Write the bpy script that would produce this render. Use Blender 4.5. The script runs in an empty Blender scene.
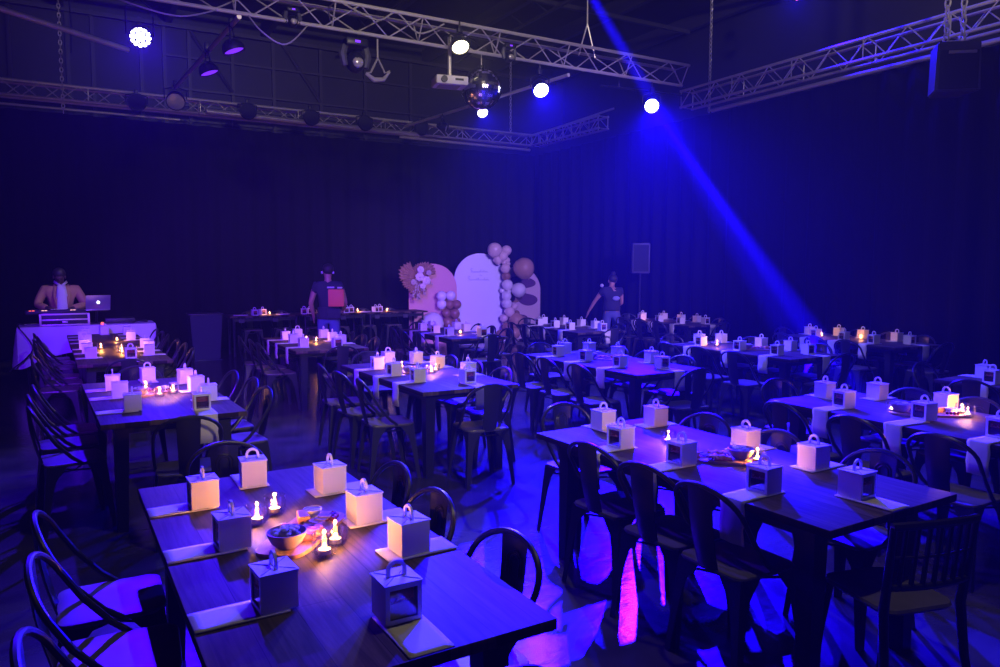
import bpy, bmesh, math, random
from mathutils import Vector, Matrix
SC = bpy.context.scene
COL = SC.collection
R = math.radians
PI = math.pi
random.seed(7)

# ------------------------------------------------------------------ camera
cam_d = bpy.data.cameras.new('camera'); cam = bpy.data.objects.new('camera', cam_d); COL.objects.link(cam)
yaw, pitch, roll = 0.5201, -0.0872, 0.0016
cy_, sy_ = math.cos(yaw), math.sin(yaw); cp_, sp_ = math.cos(pitch), math.sin(pitch)
Fv = Vector((sy_*cp_, cy_*cp_, sp_)); Rv = Vector((cy_, -sy_, 0)); Uv = Rv.cross(Fv)
R2 = Rv*math.cos(roll) + Uv*math.sin(roll); U2 = -Rv*math.sin(roll) + Uv*math.cos(roll)
M = Matrix((R2, U2, -Fv)).transposed().to_4x4(); M.translation = Vector((0, 0, 1.735))
cam.matrix_world = M
cam_d.sensor_width = 36; cam_d.lens = 743.9*36/1000; cam_d.clip_start = 0.02; cam_d.clip_end = 100
SC.camera = cam

# ------------------------------------------------------------------ world, exposure
w = bpy.data.worlds.new('world'); SC.world = w; w.use_nodes = True
w.node_tree.nodes['Background'].inputs['Color'].default_value = (0.02, 0.015, 0.06, 1)
w.node_tree.nodes['Background'].inputs['Strength'].default_value = 0.0
SC.view_settings.view_transform = 'Standard'; SC.view_settings.look = 'None'
SC.view_settings.exposure = 0.0; SC.view_settings.gamma = 1.0; SC.view_settings.use_curve_mapping = False
cy = SC.cycles
cy.max_bounces = 6; cy.diffuse_bounces = 1; cy.glossy_bounces = 3; cy.transmission_bounces = 4
cy.volume_bounces = 0; cy.transparent_max_bounces = 24; cy.caustics_reflective = False; cy.caustics_refractive = False
cy.sample_clamp_indirect = 4.0; cy.use_denoising = True; cy.use_light_tree = True

# ------------------------------------------------------------------ house and show lights, added fills
BLUE = (0.0062, 0.0001, 1.0)
def spot(name, loc, aim, power, color, angle, blend=0.5, size=0.05):
    d = bpy.data.lights.new(name, 'SPOT'); d.energy = power; d.color = color
    d.spot_size = R(angle); d.spot_blend = blend; d.shadow_soft_size = size
    o = bpy.data.objects.new(name, d); COL.objects.link(o); o.location = loc
    o.rotation_euler = (Vector(aim)-Vector(loc)).to_track_quat('-Z', 'Y').to_euler()
    return o
L653 = Vector((8.43, 9.68, 4.42)); L540 = Vector((6.25, 9.68, 4.42)); L140 = Vector((0.79, 9.72, 4.38)); L487 = Vector((6.45, 11.9, 4.5))
def ahead(loc, aim, k): return loc + (Vector(aim)-loc).normalized()*k
AIM653 = (3.3, 2.9, 0.2); AIM540 = (4.6, 4.5, 0.3); AIM140 = (0.7, 3.0, 0.3); AIM487 = (5.0, 6.0, 0)
spot('wash_lamp', ahead(L653, AIM653, .06), AIM653, 66000, BLUE, 38, 1.0, .05)
spot('wash_lamp', ahead(L540, AIM540, .06), AIM540, 12000, BLUE, 80, .8, .05)
spot('wash_lamp', ahead(L140, AIM140, .06), AIM140, 4200, (.03, 0, 1), 100, .8, .06)
spot('wash_lamp', ahead(L487, AIM487, .06), AIM487, 5000, BLUE, 80, .8, .05)
BEAM1 = Vector((8.10, 5.33, 0.0)); BEAM2 = Vector((8.9, 6.5, 0.0))
spot('beam_lamp', ahead(L653, BEAM1, .16), BEAM1, 2600000, BLUE, 4.2, .7, .04)
spot('beam_lamp', (5.2, 7.9, 5.9), BEAM2, 2300000, BLUE, 5.0, .9, .04)
# warm work light on the truss, added overhead fill, house wash and violet washes from the camera end
spot('work_light', (4.8, 9.3, 4.72), (3.4, 2.0, 0), 270, (1, .84, .48), 150, .6, .06)
spot('added_overhead_fill', (2.6, 2.2, 6.6), (2.6, 3.6, 0), 150, (1, .84, .52), 165, .5, .10)  # unseen spot added overhead to brighten trusses and table tops
spot('house_light', (0.5, -3.5, 3.3), (2.6, 8.6, 0.9), 900, (1, .78, .56), 26, .6, .15)
spot('violet_wash', (-2.5, -1.0, 5.2), (2.9, 12.8, 0.8), 15000, (.10, .004, 1), 31, .6, .12)
spot('violet_wash', (5.5, -2.5, 5.2), (8.4, 14.9, 1.2), 10500, (.38, .23, 1), 28, .9, .12)
spot('added_dj_fill', (2.5, 9.75, 4.7), (-.2, 13.7, 1.3), 230, (1, .80, .62), 13, .6, .05)  # added warm spot to lift the disc jockey, no lit lamp there
spot('added_truss_fill', (3.2, .5, 5.6), (4.6, 10, 7.4), 1700, (1, .84, .74), 62, 1.0, .15)  # unseen spot added to brighten the front truss
spot('added_truss_fill', (5.2, .2, 5.6), (10.2, 6.0, 7.2), 1600, (1, .84, .78), 46, 1.0, .15)  # second unseen spot, added for the right-hand truss
spot('wash_lamp', (10.0, 8.2, 5.98), (7.2, 4.5, 3.4), 2200, BLUE, 110, .8, .05)
# thin haze in the whole room
vs = w.node_tree.nodes.new('ShaderNodeVolumeScatter'); vs.inputs['Density'].default_value = .0019; vs.inputs['Anisotropy'].default_value = .2
w.node_tree.links.new(vs.outputs[0], w.node_tree.nodes['World Output'].inputs['Volume'])

# ------------------------------------------------------------------ materials
def mat(name, col, rough=.5, metal=0.0, emis=None, es=0.0, spec=.5, noise=None, bump=None, scale=(1,1,1), sheen=0):
    m = bpy.data.materials.new(name); m.use_nodes = True; nt = m.node_tree; b = nt.nodes['Principled BSDF']
    b.inputs['Base Color'].default_value = (*col, 1); b.inputs['Roughness'].default_value = rough
    b.inputs['Metallic'].default_value = metal; b.inputs['Specular IOR Level'].default_value = spec
    if sheen: b.inputs['Sheen Weight'].default_value = sheen
    if emis: b.inputs['Emission Color'].default_value = (*emis, 1); b.inputs['Emission Strength'].default_value = es
    if noise or bump:
        tc = nt.nodes.new('ShaderNodeTexCoord'); mp = nt.nodes.new('ShaderNodeMapping'); mp.inputs['Scale'].default_value = scale
        nt.links.new(tc.outputs['Object'], mp.inputs['Vector'])
    if noise:
        n = nt.nodes.new('ShaderNodeTexNoise'); n.inputs['Scale'].default_value = noise[0]; n.inputs['Detail'].default_value = 5
        r = nt.nodes.new('ShaderNodeValToRGB'); r.color_ramp.elements[0].position = .35; r.color_ramp.elements[1].position = .68
        r.color_ramp.elements[0].color = (*noise[1], 1); r.color_ramp.elements[1].color = (*col, 1)
        nt.links.new(mp.outputs[0], n.inputs['Vector']); nt.links.new(n.outputs['Fac'], r.inputs[0]); nt.links.new(r.outputs[0], b.inputs['Base Color'])
    if bump:
        n = nt.nodes.new('ShaderNodeTexNoise'); n.inputs['Scale'].default_value = bump[0]; n.inputs['Detail'].default_value = 4
        u = nt.nodes.new('ShaderNodeBump'); u.inputs['Strength'].default_value = bump[1]; u.inputs['Distance'].default_value = bump[2]
        nt.links.new(mp.outputs[0], n.inputs['Vector']); nt.links.new(n.outputs['Fac'], u.inputs['Height']); nt.links.new(u.outputs[0], b.inputs['Normal'])
    return m
def clear_glass(name, tint=(1, 1, 1), rough=.02, w=.12):
    m = bpy.data.materials.new(name); m.use_nodes = True; nt = m.node_tree; nt.nodes.clear()
    o = nt.nodes.new('ShaderNodeOutputMaterial'); t = nt.nodes.new('ShaderNodeBsdfTransparent'); g = nt.nodes.new('ShaderNodeBsdfGlossy')
    t.inputs[0].default_value = (*tint, 1); g.inputs['Roughness'].default_value = rough
    lw = nt.nodes.new('ShaderNodeLayerWeight'); lw.inputs[0].default_value = .25
    ma = nt.nodes.new('ShaderNodeMath'); ma.operation = 'MULTIPLY_ADD'; ma.inputs[1].default_value = .4; ma.inputs[2].default_value = w*.6
    x = nt.nodes.new('ShaderNodeMixShader'); nt.links.new(lw.outputs['Facing'], ma.inputs[0]); nt.links.new(ma.outputs[0], x.inputs[0])
    nt.links.new(t.outputs[0], x.inputs[1]); nt.links.new(g.outputs[0], x.inputs[2]); nt.links.new(x.outputs[0], o.inputs[0])
    return m
MT = {}
MT['floor'] = mat('scuffed_black_floor', (.075, .065, .055), .21, spec=.3, noise=(1.7, (.035, .032, .028)), bump=(9, .12, .015), scale=(1, 1.5, 1))
MT['wall'] = mat('black_painted_board', (.035, .032, .035), .6, noise=(.8, (.022, .02, .024)))
MT['batten'] = mat('dark_batten', (.05, .045, .05), .5)
MT['drape'] = mat('black_velour', (.012, .011, .014), .95, spec=.05, bump=(6, .3, .05), scale=(3, 3, .3))
MT['alu'] = mat('brushed_aluminium', (.68, .63, .56), .38, .45)
MT['blackmetal'] = mat('black_metal', (.018, .018, .02), .4, .3)
MT['chair'] = mat('gunmetal_paint', (.030, .028, .027), .33, .25)
MT['seat'] = mat('worn_gunmetal_seat', (.17, .15, .10), .42, .1, noise=(9, (.13, .115, .08)))
MT['box'] = mat('white_favour_card', (.78, .74, .72), .6)
MT['crease'] = mat('card_edge', (.30, .27, .25), .7)
MT['sweet'] = mat('red_iced_cake', (.45, .09, .06), .5, noise=(30, (.6, .25, .15)))
MT['sweet_dark'] = mat('dark_cake', (.10, .05, .06), .6)
MT['film'] = clear_glass('window_film', (.9, .85, .85), .05, .15)
MT['napkin'] = mat('linen_napkin', (.72, .68, .60), .9, bump=(160, .2, .003))
MT['glass'] = clear_glass('votive_glass')
MT['wax'] = mat('tealight_wax', (.9, .8, .6), .5, emis=(1, .48, .12), es=3.5)  # emission stands in for flame light glowing through the wax
MT['tin'] = mat('tealight_tin', (.45, .4, .35), .35, .8)
MT['flame'] = mat('candle_flame', (1, .6, .2), .5, emis=(1, .55, .14), es=22)
MT['velvetwhite'] = mat('white_cloth', (.75, .74, .78), .85, bump=(60, .15, .01))
MT['speaker'] = mat('black_speaker_shell', (.07, .066, .07), .5, bump=(150, .2, .004))
MT['grille'] = mat('speaker_grille', (.02, .02, .022), .75, .1)
MT['balloon_cream'] = mat('cream_balloon', (.80, .60, .55), .22)
MT['balloon_white'] = mat('white_balloon', (.85, .78, .80), .2)
MT['balloon_tan'] = mat('tan_balloon', (.52, .31, .19), .22)
MT['balloon_brown'] = mat('mocha_balloon', (.33, .17, .11), .25)
MT['panel_pink'] = mat('dusty_pink_board', (.72, .36, .33), .7)
MT['panel_white'] = mat('white_board', (.82, .80, .84), .6)
MT['panel_blush'] = mat('blush_board', (.66, .48, .47), .7)
MT['blob_brown'] = mat('brown_paint_patch', (.30, .17, .08), .7)
MT['blob_plum'] = mat('plum_paint_patch', (.11, .03, .10), .7)
MT['script'] = mat('pale_script', (.50, .46, .60), .6)
MT['palm'] = mat('dried_palm', (.50, .30, .17), .8, noise=(12, (.34, .18, .10)))
MT['flower'] = mat('pale_bloom', (.80, .62, .60), .8)
MT['pampas'] = mat('pampas_grass', (.55, .42, .38), .95)
MT['skin'] = mat('skin', (.42, .22, .15), .5)
MT['skin_dark'] = mat('dark_skin', (.10, .05, .035), .5)
MT['hair'] = mat('dark_hair', (.02, .015, .012), .6)
MT['blazer'] = mat('tan_blazer', (.42, .24, .11), .85, bump=(80, .3, .01))
MT['shirt'] = mat('white_shirt', (.58, .55, .60), .8)
MT['tee'] = mat('dark_tshirt', (.025, .022, .045), .85)
MT['jeans'] = mat('blue_jeans', (.09, .10, .30), .85)
MT['print'] = mat('shirt_print', (.25, .25, .5), .7)
MT['redcase'] = mat('red_orange_panel', (.75, .13, .07), .6)
MT['laptop'] = mat('silver_laptop', (.45, .45, .48), .35, .7)
MT['logo'] = mat('backlit_logo', (1, 1, 1), .5, emis=(1, .97, .9), es=3)
MT['ledred'] = mat('red_led', (1, .1, .05), .5, emis=(1, .12, .05), es=2.5)
MT['ledwarm'] = mat('amber_led', (1, .6, .3), .5, emis=(1, .55, .25), es=2.0)
MT['acrylic'] = mat('tinted_acrylic', (.05, .05, .075), .15, spec=.8)
MT['lens_blue'] = mat('lit_blue_lens', (1, 1, 1), .3, emis=(.80, .80, 1), es=14)
MT['lens_glow'] = mat('blue_lamp_rim', (.2, .1, 1), .3, emis=(.05, .0, 1), es=6)
MT['lens_violet'] = mat('violet_lens', (.2, .05, 1), .3, emis=(.22, .03, 1), es=1.1)
MT['lens_warm'] = mat('lit_warm_lens', (1, .9, .6), .3, emis=(1, .88, .48), es=9)
MT['lens_pink'] = mat('lit_magenta_lens', (1, .2, .6), .3, emis=(1, .12, .5), es=6)
MT['lens_off'] = mat('unlit_lens', (.45, .42, .36), .2, .2)
MT['mirror'] = mat('mirror_tile', (.82, .80, .84), .12, 1.0)
MT['projector'] = mat('white_projector', (.72, .68, .72), .5)
MT['board'] = mat('serving_wood', (.45, .24, .10), .6, noise=(18, (.33, .16, .07)), scale=(1, 6, 1))
MT['bowl'] = mat('stoneware', (.35, .25, .20), .35)
MT['bowl_white'] = mat('white_ramekin', (.75, .72, .70), .3)
MT['leafy'] = mat('green_salad', (.48, .50, .20), .6, noise=(60, (.65, .6, .5)))
MT['dip'] = mat('creamy_dip', (.72, .66, .58), .5)
MT['cheese'] = mat('orange_cheese', (.85, .38, .08), .5)
MT['meat'] = mat('cured_meat', (.60, .08, .07), .45, noise=(40, (.72, .28, .22)))
MT['cracker'] = mat('seeded_cracker', (.36, .24, .14), .8, noise=(70, (.18, .11, .06)))
MT['grape'] = mat('dark_grape', (.12, .02, .05), .25)
MT['cable'] = mat('black_cable', (.02, .02, .02), .5)
MT['palecable'] = mat('grey_cable', (.35, .32, .30), .5)
MT['flight'] = mat('flight_case_black', (.02, .02, .025), .5)

# dark stained plank table top
def plank_mat():
    m = bpy.data.materials.new('dark_stained_planks'); m.use_nodes = True; nt = m.node_tree; b = nt.nodes['Principled BSDF']
    tc = nt.nodes.new('ShaderNodeTexCoord'); mp = nt.nodes.new('ShaderNodeMapping'); mp.inputs['Rotation'].default_value = (0, 0, R(90))
    nt.links.new(tc.outputs['Object'], mp.inputs[0])
    br = nt.nodes.new('ShaderNodeTexBrick'); br.inputs['Scale'].default_value = 1; br.inputs['Brick Width'].default_value = 1.1
    br.inputs['Row Height'].default_value = .14; br.inputs['Mortar Size'].default_value = .0012; br.offset = .4
    br.inputs['Color1'].default_value = (.085, .062, .036, 1); br.inputs['Color2'].default_value = (.125, .088, .050, 1); br.inputs['Mortar'].default_value = (.03, .02, .017, 1)
    nt.links.new(mp.outputs[0], br.inputs['Vector'])
    mp2 = nt.nodes.new('ShaderNodeMapping'); mp2.inputs['Scale'].default_value = (28, 1.6, 1); nt.links.new(tc.outputs['Object'], mp2.inputs[0])
    n = nt.nodes.new('ShaderNodeTexNoise'); n.inputs['Scale'].default_value = 2.2; n.inputs['Detail'].default_value = 6; n.inputs['Distortion'].default_value = .6
    nt.links.new(mp2.outputs[0], n.inputs['Vector'])
    rr = nt.nodes.new('ShaderNodeMapRange'); rr.inputs['To Min'].default_value = .62; rr.inputs['To Max'].default_value = 1.35
    rr.inputs['From Min'].default_value = .3; rr.inputs['From Max'].default_value = .7
    nt.links.new(n.outputs['Fac'], rr.inputs['Value'])
    mx = nt.nodes.new('ShaderNodeVectorMath'); mx.operation = 'SCALE'
    nt.links.new(br.outputs['Color'], mx.inputs[0]); nt.links.new(rr.outputs[0], mx.inputs['Scale']); nt.links.new(mx.outputs[0], b.inputs['Base Color'])
    b.inputs['Roughness'].default_value = .5; b.inputs['Specular IOR Level'].default_value = .08
    return m
MT['table'] = plank_mat()

# ------------------------------------------------------------------ helpers
class MB:
    def __init__(s): s.bm = bmesh.new()
    def _add(s, verts, faces, mtx=None):
        vs = [s.bm.verts.new((mtx @ Vector(v)) if mtx else v) for v in verts]
        for f in faces:
            try: s.bm.faces.new([vs[i] for i in f])
            except ValueError: pass
        return s
    def box(s, c, d, mtx=None, rz=0, bev=0):
        x, y, z = d[0]/2, d[1]/2, d[2]/2
        m = Matrix.Translation(c) @ Matrix.Rotation(rz, 4, 'Z')
        if mtx: m = mtx @ m
        if bev:
            t = bmesh.new(); bmesh.ops.create_cube(t, size=1); bmesh.ops.scale(t, vec=d, verts=t.verts)
            bmesh.ops.bevel(t, geom=t.edges[:], offset=bev, segments=2, affect='EDGES', profile=.5)
            t.verts.index_update()
            s._add([v.co.copy() for v in t.verts], [[v.index for v in f.verts] for f in t.faces], m); t.free(); return s
        V = [(-x,-y,-z),(x,-y,-z),(x,y,-z),(-x,y,-z),(-x,-y,z),(x,-y,z),(x,y,z),(-x,y,z)]
        return s._add(V, [(0,3,2,1),(4,5,6,7),(0,1,5,4),(1,2,6,5),(2,3,7,6),(3,0,4,7)], m)
    def tube(s, pts, r, n=8, closed=False, cap=True, mtx=None):
        pts = [Vector(p) for p in pts]; rs = r if isinstance(r, (list, tuple)) else [r]*len(pts)
        rings = []; prev = None
        for i, p in enumerate(pts):
            a = pts[i-1] if (i > 0 or closed) else p; b = pts[(i+1) % len(pts)] if (i < len(pts)-1 or closed) else p
            t = (b-a).normalized()
            if prev is None:
                up = Vector((0,0,1)) if abs(t.z) < .95 else Vector((1,0,0)); u = t.cross(up).normalized()
            else:
                u = prev - t*prev.dot(t); u = u.normalized() if u.length > 1e-6 else t.orthogonal().normalized()
            prev = u; v = t.cross(u)
            ring = []
            for k in range(n):
                q = p + (u*math.cos(2*PI*k/n)+v*math.sin(2*PI*k/n))*rs[i]
                ring.append(s.bm.verts.new(mtx @ q if mtx else q))
            rings.append(ring)
        m = len(rings)
        for i in range(m if closed else m-1):
            A, B = rings[i], rings[(i+1) % m]
            for k in range(n): s.bm.faces.new((A[k], A[(k+1) % n], B[(k+1) % n], B[k]))
        if cap and not closed: s.bm.faces.new(rings[0][::-1]); s.bm.faces.new(rings[-1])
        return s
    def cyl(s, a, b, r, n=12, r2=None): return s.tube([a, b], [r, r if r2 is None else r2], n)
    def lathe(s, prof, n=24, c=(0,0,0), mtx=None):
        rings = []
        for (r, z) in prof:
            ring = []
            for k in range(n if r > 1e-6 else 1):
                q = Vector((c[0]+r*math.cos(2*PI*k/n), c[1]+r*math.sin(2*PI*k/n), c[2]+z)); ring.append(s.bm.verts.new(mtx @ q if mtx else q))
            rings.append(ring)
        for A, B in zip(rings, rings[1:]):
            for k in range(n):
                f = [A[k % len(A)], A[(k+1) % len(A)], B[(k+1) % len(B)], B[k % len(B)]]
                f2 = []
                for q in f:
                    if q not in f2: f2.append(q)
                if len(f2) > 2:
                    try: s.bm.faces.new(f2)
                    except ValueError: pass
        return s
    def ball(s, c, r, n=16, m=10, sc=(1,1,1), rot=None):
        mt = Matrix.Translation(c) @ (rot.to_4x4() if rot else Matrix.Identity(4)) @ Matrix.Diagonal((*[r*k for k in sc], 1))
        prof = [(max(math.sin(PI*i/m), 0) if 0 < i < m else 0, -math.cos(PI*i/m)) for i in range(m+1)]
        return s.lathe(prof, n, mtx=mt)
    def prism(s, outline, a, b, mtx=None):      # outline in xy, extruded z a..b
        n = len(outline)
        V = [(x, y, a) for x, y in outline] + [(x, y, b) for x, y in outline]
        F = [tuple(range(n))[::-1], tuple(range(n, 2*n))] + [(i, (i+1) % n, n+(i+1) % n, n+i) for i in range(n)]
        return s._add(V, F, mtx)
    def build(s, name, m, parent=None, smooth=True, loc=None):
        bmesh.ops.recalc_face_normals(s.bm, faces=s.bm.faces[:])
        me = bpy.data.meshes.new(name); s.bm.to_mesh(me); s.bm.free()
        if m is not None: me.materials.append(MT[m] if isinstance(m, str) else m)
        if smooth:
            me.polygons.foreach_set('use_smooth', [True]*len(me.polygons))
            try: me.set_sharp_from_angle(angle=R(38))
            except Exception: pass
        o = bpy.data.objects.new(name, me); COL.objects.link(o)
        if parent: o.parent = parent
        if loc is not None: o.location = loc
        return o
def tag(o, label, cat, group=None, kind=None):
    o['label'] = label; o['category'] = cat
    if group: o['group'] = group
    if kind: o['kind'] = kind
    return o
def thing(name, label, cat, loc=(0,0,0), rz=0, group=None):
    o = bpy.data.objects.new(name, None); COL.objects.link(o); o.location = loc; o.rotation_euler = (0, 0, rz); o.empty_display_size = .05
    return tag(o, label, cat, group)
def dup(o, loc=None, rz=None, label=None, group=None, parent=None):
    c = o.copy(); COL.objects.link(c)
    if parent: c.parent = parent
    if loc is not None: c.location = loc
    if rz is not None: c.rotation_euler = (0, 0, rz)
    if label: c['label'] = label
    if group: c['group'] = group
    for ch in list(o.children): dup(ch, parent=c)
    return c
def struct(o): o['kind'] = 'structure'; return o
class Once:      # first use moves the prototype itself, later uses copy it
    def __init__(s, proto): s.p = proto; s.used = False
    def place(s, loc, rz, label, group=None):
        if not s.used:
            s.used = True; s.p.location = loc; s.p.rotation_euler = (0,0,rz); s.p['label'] = label
            if group: s.p['group'] = group
            return s.p
        return dup(s.p, loc, rz, label, group)

# ------------------------------------------------------------------ room
XR, YB = 10.6, 16.7
struct(MB().box((3.5, 7, -.05), (19, 24, .1)).build('floor', 'floor', smooth=False))
struct(MB().box((3.5, 7, 7.35), (19, 24, .1)).build('ceiling', 'wall', smooth=False))
wb = MB().box((3.5, 18.0, 3.65), (19, .2, 7.3)).build('wall_back', 'wall', smooth=False); struct(wb)
b = MB()
for x in (-2.2, -.9, .1, .55, 1.45, 1.9, 2.4, 3.3, 4.2, 5.3, 6.4, 7.6): b.box((x, 17.86, 5.9), (.07, .08, 2.2))
for z in (4.95, 5.1, 5.28, 5.42, 5.62, 6.3): b.box((5.0, 17.84, z), (6.2, .06, .045))
for x0 in (2.4, 4.4): b.tube([(x0, 17.84, 6.9), (x0+.9, 17.84, 5.65)], .04, 6)
struct(b.build('trim_1', 'batten', smooth=False))
struct(MB().box((12.4, 7, 3.65), (.2, 24, 7.3)).build('wall_right', 'wall', smooth=False))
struct(MB().box((-6.0, 7, 3.65), (.2, 24, 7.3)).build('wall_left', 'wall', smooth=False))
struct(MB().box((3.5, -5.0, 3.65), (19, .2, 7.3)).build('wall_front', 'wall', smooth=False))
b = MB()
for i in range(9): b.box((-4+i*2.0, 7, 7.1), (.12, 22, .3))
for i in range(9): b.box((3.5, -3+i*2.6, 6.92), (17, .08, .08))
for x0 in (5.5, 8.2):
    for k in range(9): b.tube([(x0, 8+k*.9, 6.7), (x0+.0, 8.45+k*.9, 7.0)], .02, 5)
    b.box((x0, 12, 6.68), (.05, 9, .05))
struct(b.build('trim_2', 'batten', smooth=False))
def drape(name, a, bb, z1, label):
    a = Vector(a); bb = Vector(bb); L = (bb-a).length; t = (bb-a).normalized(); nrm = Vector((-t.y, t.x))
    n = int(L/.06); m = MB(); rows = []
    for z in (0.02, z1*.5, z1):
        row = []
        for i in range(n+1):
            s_ = L*i/n; amp = .055*(1.15 - .4*z/z1)
            off = amp*math.sin(s_*2*PI/.42+.8*math.sin(s_*1.3)) + .02*math.sin(s_*11)
            p = a + t*s_ + nrm*off; row.append(m.bm.verts.new((p.x, p.y, z)))
        rows.append(row)
    for A, B in zip(rows, rows[1:]):
        for i in range(n): m.bm.faces.new((A[i], A[i+1], B[i+1], B[i]))
    o = m.build(name, 'drape'); md = o.modifiers.new('thickness', 'SOLIDIFY'); md.thickness = .012
    return tag(o, label, 'curtain')
drape('stage_curtain', (-5.8, YB), (XR, YB), 4.66, 'long black drape hanging along the back below the rear truss')
drape('stage_curtain', (XR, YB-.2), (XR, -4.8), 4.66, 'long black drape hanging along the right side below the side truss')

# ------------------------------------------------------------------ tables and their grid
TL, TW = 1.97, .90
TAB = {'A': (.25, 1.66, 1.1, 'the lower-left table'), 'B': (2.44, 1.75, 1.7, 'the big blue-lit front table'),
 'C': (.11, 5.24, 2.5, 'the table behind the lower-left one'), 'D': (2.38, 5.39, 1.2, 'the middle table left of centre'),
 'E': (4.5, 5.3, .8, 'the centre table below the arches'), 'F': (4.45, 1.85, -2.5, 'the table at the right edge'),
 'G': (6.74, 5.41, .1, 'the middle-row table right of centre'), 'H': (8.92, 5.6, -6, 'the table under the light beam'),
 'I': (6.69, 1.85, 0, 'the cut-off far-right table'), 'J': (0, 8.62, 1.5, 'the table before the disc jockey'),
 'Q': (-.06, 10.62, 1.5, 'the table against the white cloth'), 'K': (2.26, 8.81, -.7, 'the table before the walking man'),
 'N': (4.55, 9.3, -1.8, 'the table before the white arch'), 'O': (6.71, 9.3, -1.9, 'the table left of the bending woman'),
 'P': (9.2, 9.5, -2, 'the far table by the speaker stand')}
def tw(k, x, y, z=0):
    X, Y, a, _ = TAB[k]; a = R(a); return Vector((X+x*math.cos(a)-y*math.sin(a), Y+x*math.sin(a)+y*math.cos(a), z))

def make_table():
    t = thing('dining_table', '', 'table')
    m = MB().box((TW/2, TL/2, .7325), (TW, TL, .035), bev=.004); m.build('tabletop', 'table', t)
    m = MB()
    for x in (.10, TW-.10): m.box((x, TL/2, .685), (.03, TL-.26, .06))
    for y in (.14, TL-.14): m.box((TW/2, y, .685), (TW-.22, .03, .06))
    m.build('table_frame', 'blackmetal', t, smooth=False)
    for x in (.13, TW-.13):
        for y in (.17, TL-.17):
            m = MB(); sx = -1 if x < .4 else 1; sy = -1 if y < 1 else 1
            m.bm.verts.ensure_lookup_table()
            a, c = .045, .032
            V = [(x-c+sx*.015, y-c+sy*.015, 0), (x+c+sx*.015, y-c+sy*.015, 0), (x+c+sx*.015, y+c+sy*.015, 0), (x-c+sx*.015, y+c+sy*.015, 0),
                 (x-a, y-a, .715), (x+a, y-a, .715), (x+a, y+a, .715), (x-a, y+a, .715)]
            m._add(V, [(0,3,2,1),(4,5,6,7),(0,1,5,4),(1,2,6,5),(2,3,7,6),(3,0,4,7)])
            m.build('leg', 'blackmetal', t, smooth=False)
    return t
tabs = Once(make_table())
TLOOK = {'A': 'dark plank dining table nearest the camera at lower left, lit by four candles',
 'B': 'dark plank dining table flooded with blue light, front row right of centre', 'C': 'dark plank dining table directly behind the lower-left one',
 'D': 'dark plank dining table in the middle row left of centre', 'E': 'blue-lit plank dining table in the centre below the balloon arches',
 'F': 'dark plank dining table running out of the right edge of view', 'G': 'blue-lit plank dining table in the middle row right of centre',
 'H': 'dark plank dining table under the end of the blue light beam', 'I': 'plank dining table whose left corner alone shows at far right',
 'J': 'dark candlelit plank table in front of the disc jockey', 'Q': 'dark plank table pushed against the white-clothed table',
 'K': 'dark plank dining table in front of the walking man', 'N': 'plank dining table in front of the white arch panel',
 'O': 'plank dining table left of the bending woman', 'P': 'far plank dining table nearest the speaker on a stand'}
for k, (x, y, a, ph) in TAB.items(): tabs.place((x, y, 0), R(a), TLOOK[k], 'plank dining tables in rows')

# ------------------------------------------------------------------ chairs
def leg_mesh(sx, sy):
    m = MB(); rings = []
    for z, wd, px, py in ((.452, .125, .178, .172), (.42, .105, .180, .176), (.36, .062, .184, .182), (.28, .046, .190, .190), (.14, .036, .201, .204), (0, .028, .212, .218)):
        t = .005
        P = [(px, py), (px-wd, py), (px-wd, py-t), (px-t, py-t), (px-t, py-wd), (px, py-wd)]
        rings.append([m.bm.verts.new((sx*a, sy*b_, z)) for a, b_ in P])
    for A, B in zip(rings, rings[1:]):
        for i in range(6): m.bm.faces.new((A[i], A[(i+1) % 6], B[(i+1) % 6], B[i]))
    m.bm.faces.new(rings[0]); m.bm.faces.new(rings[-1])
    return m
def rsq(h, r, n=5, hy=None):
    hy = hy or h; o = []
    for cx, cy2, a0 in ((h-r, hy-r, 0), (-h+r, hy-r, 90), (-h+r, -hy+r, 180), (h-r, -hy+r, 270)):
        for i in range(n+1):
            a = R(a0+90*i/n); o.append((cx+r*math.cos(a), cy2+r*math.sin(a)))
    return o
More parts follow.
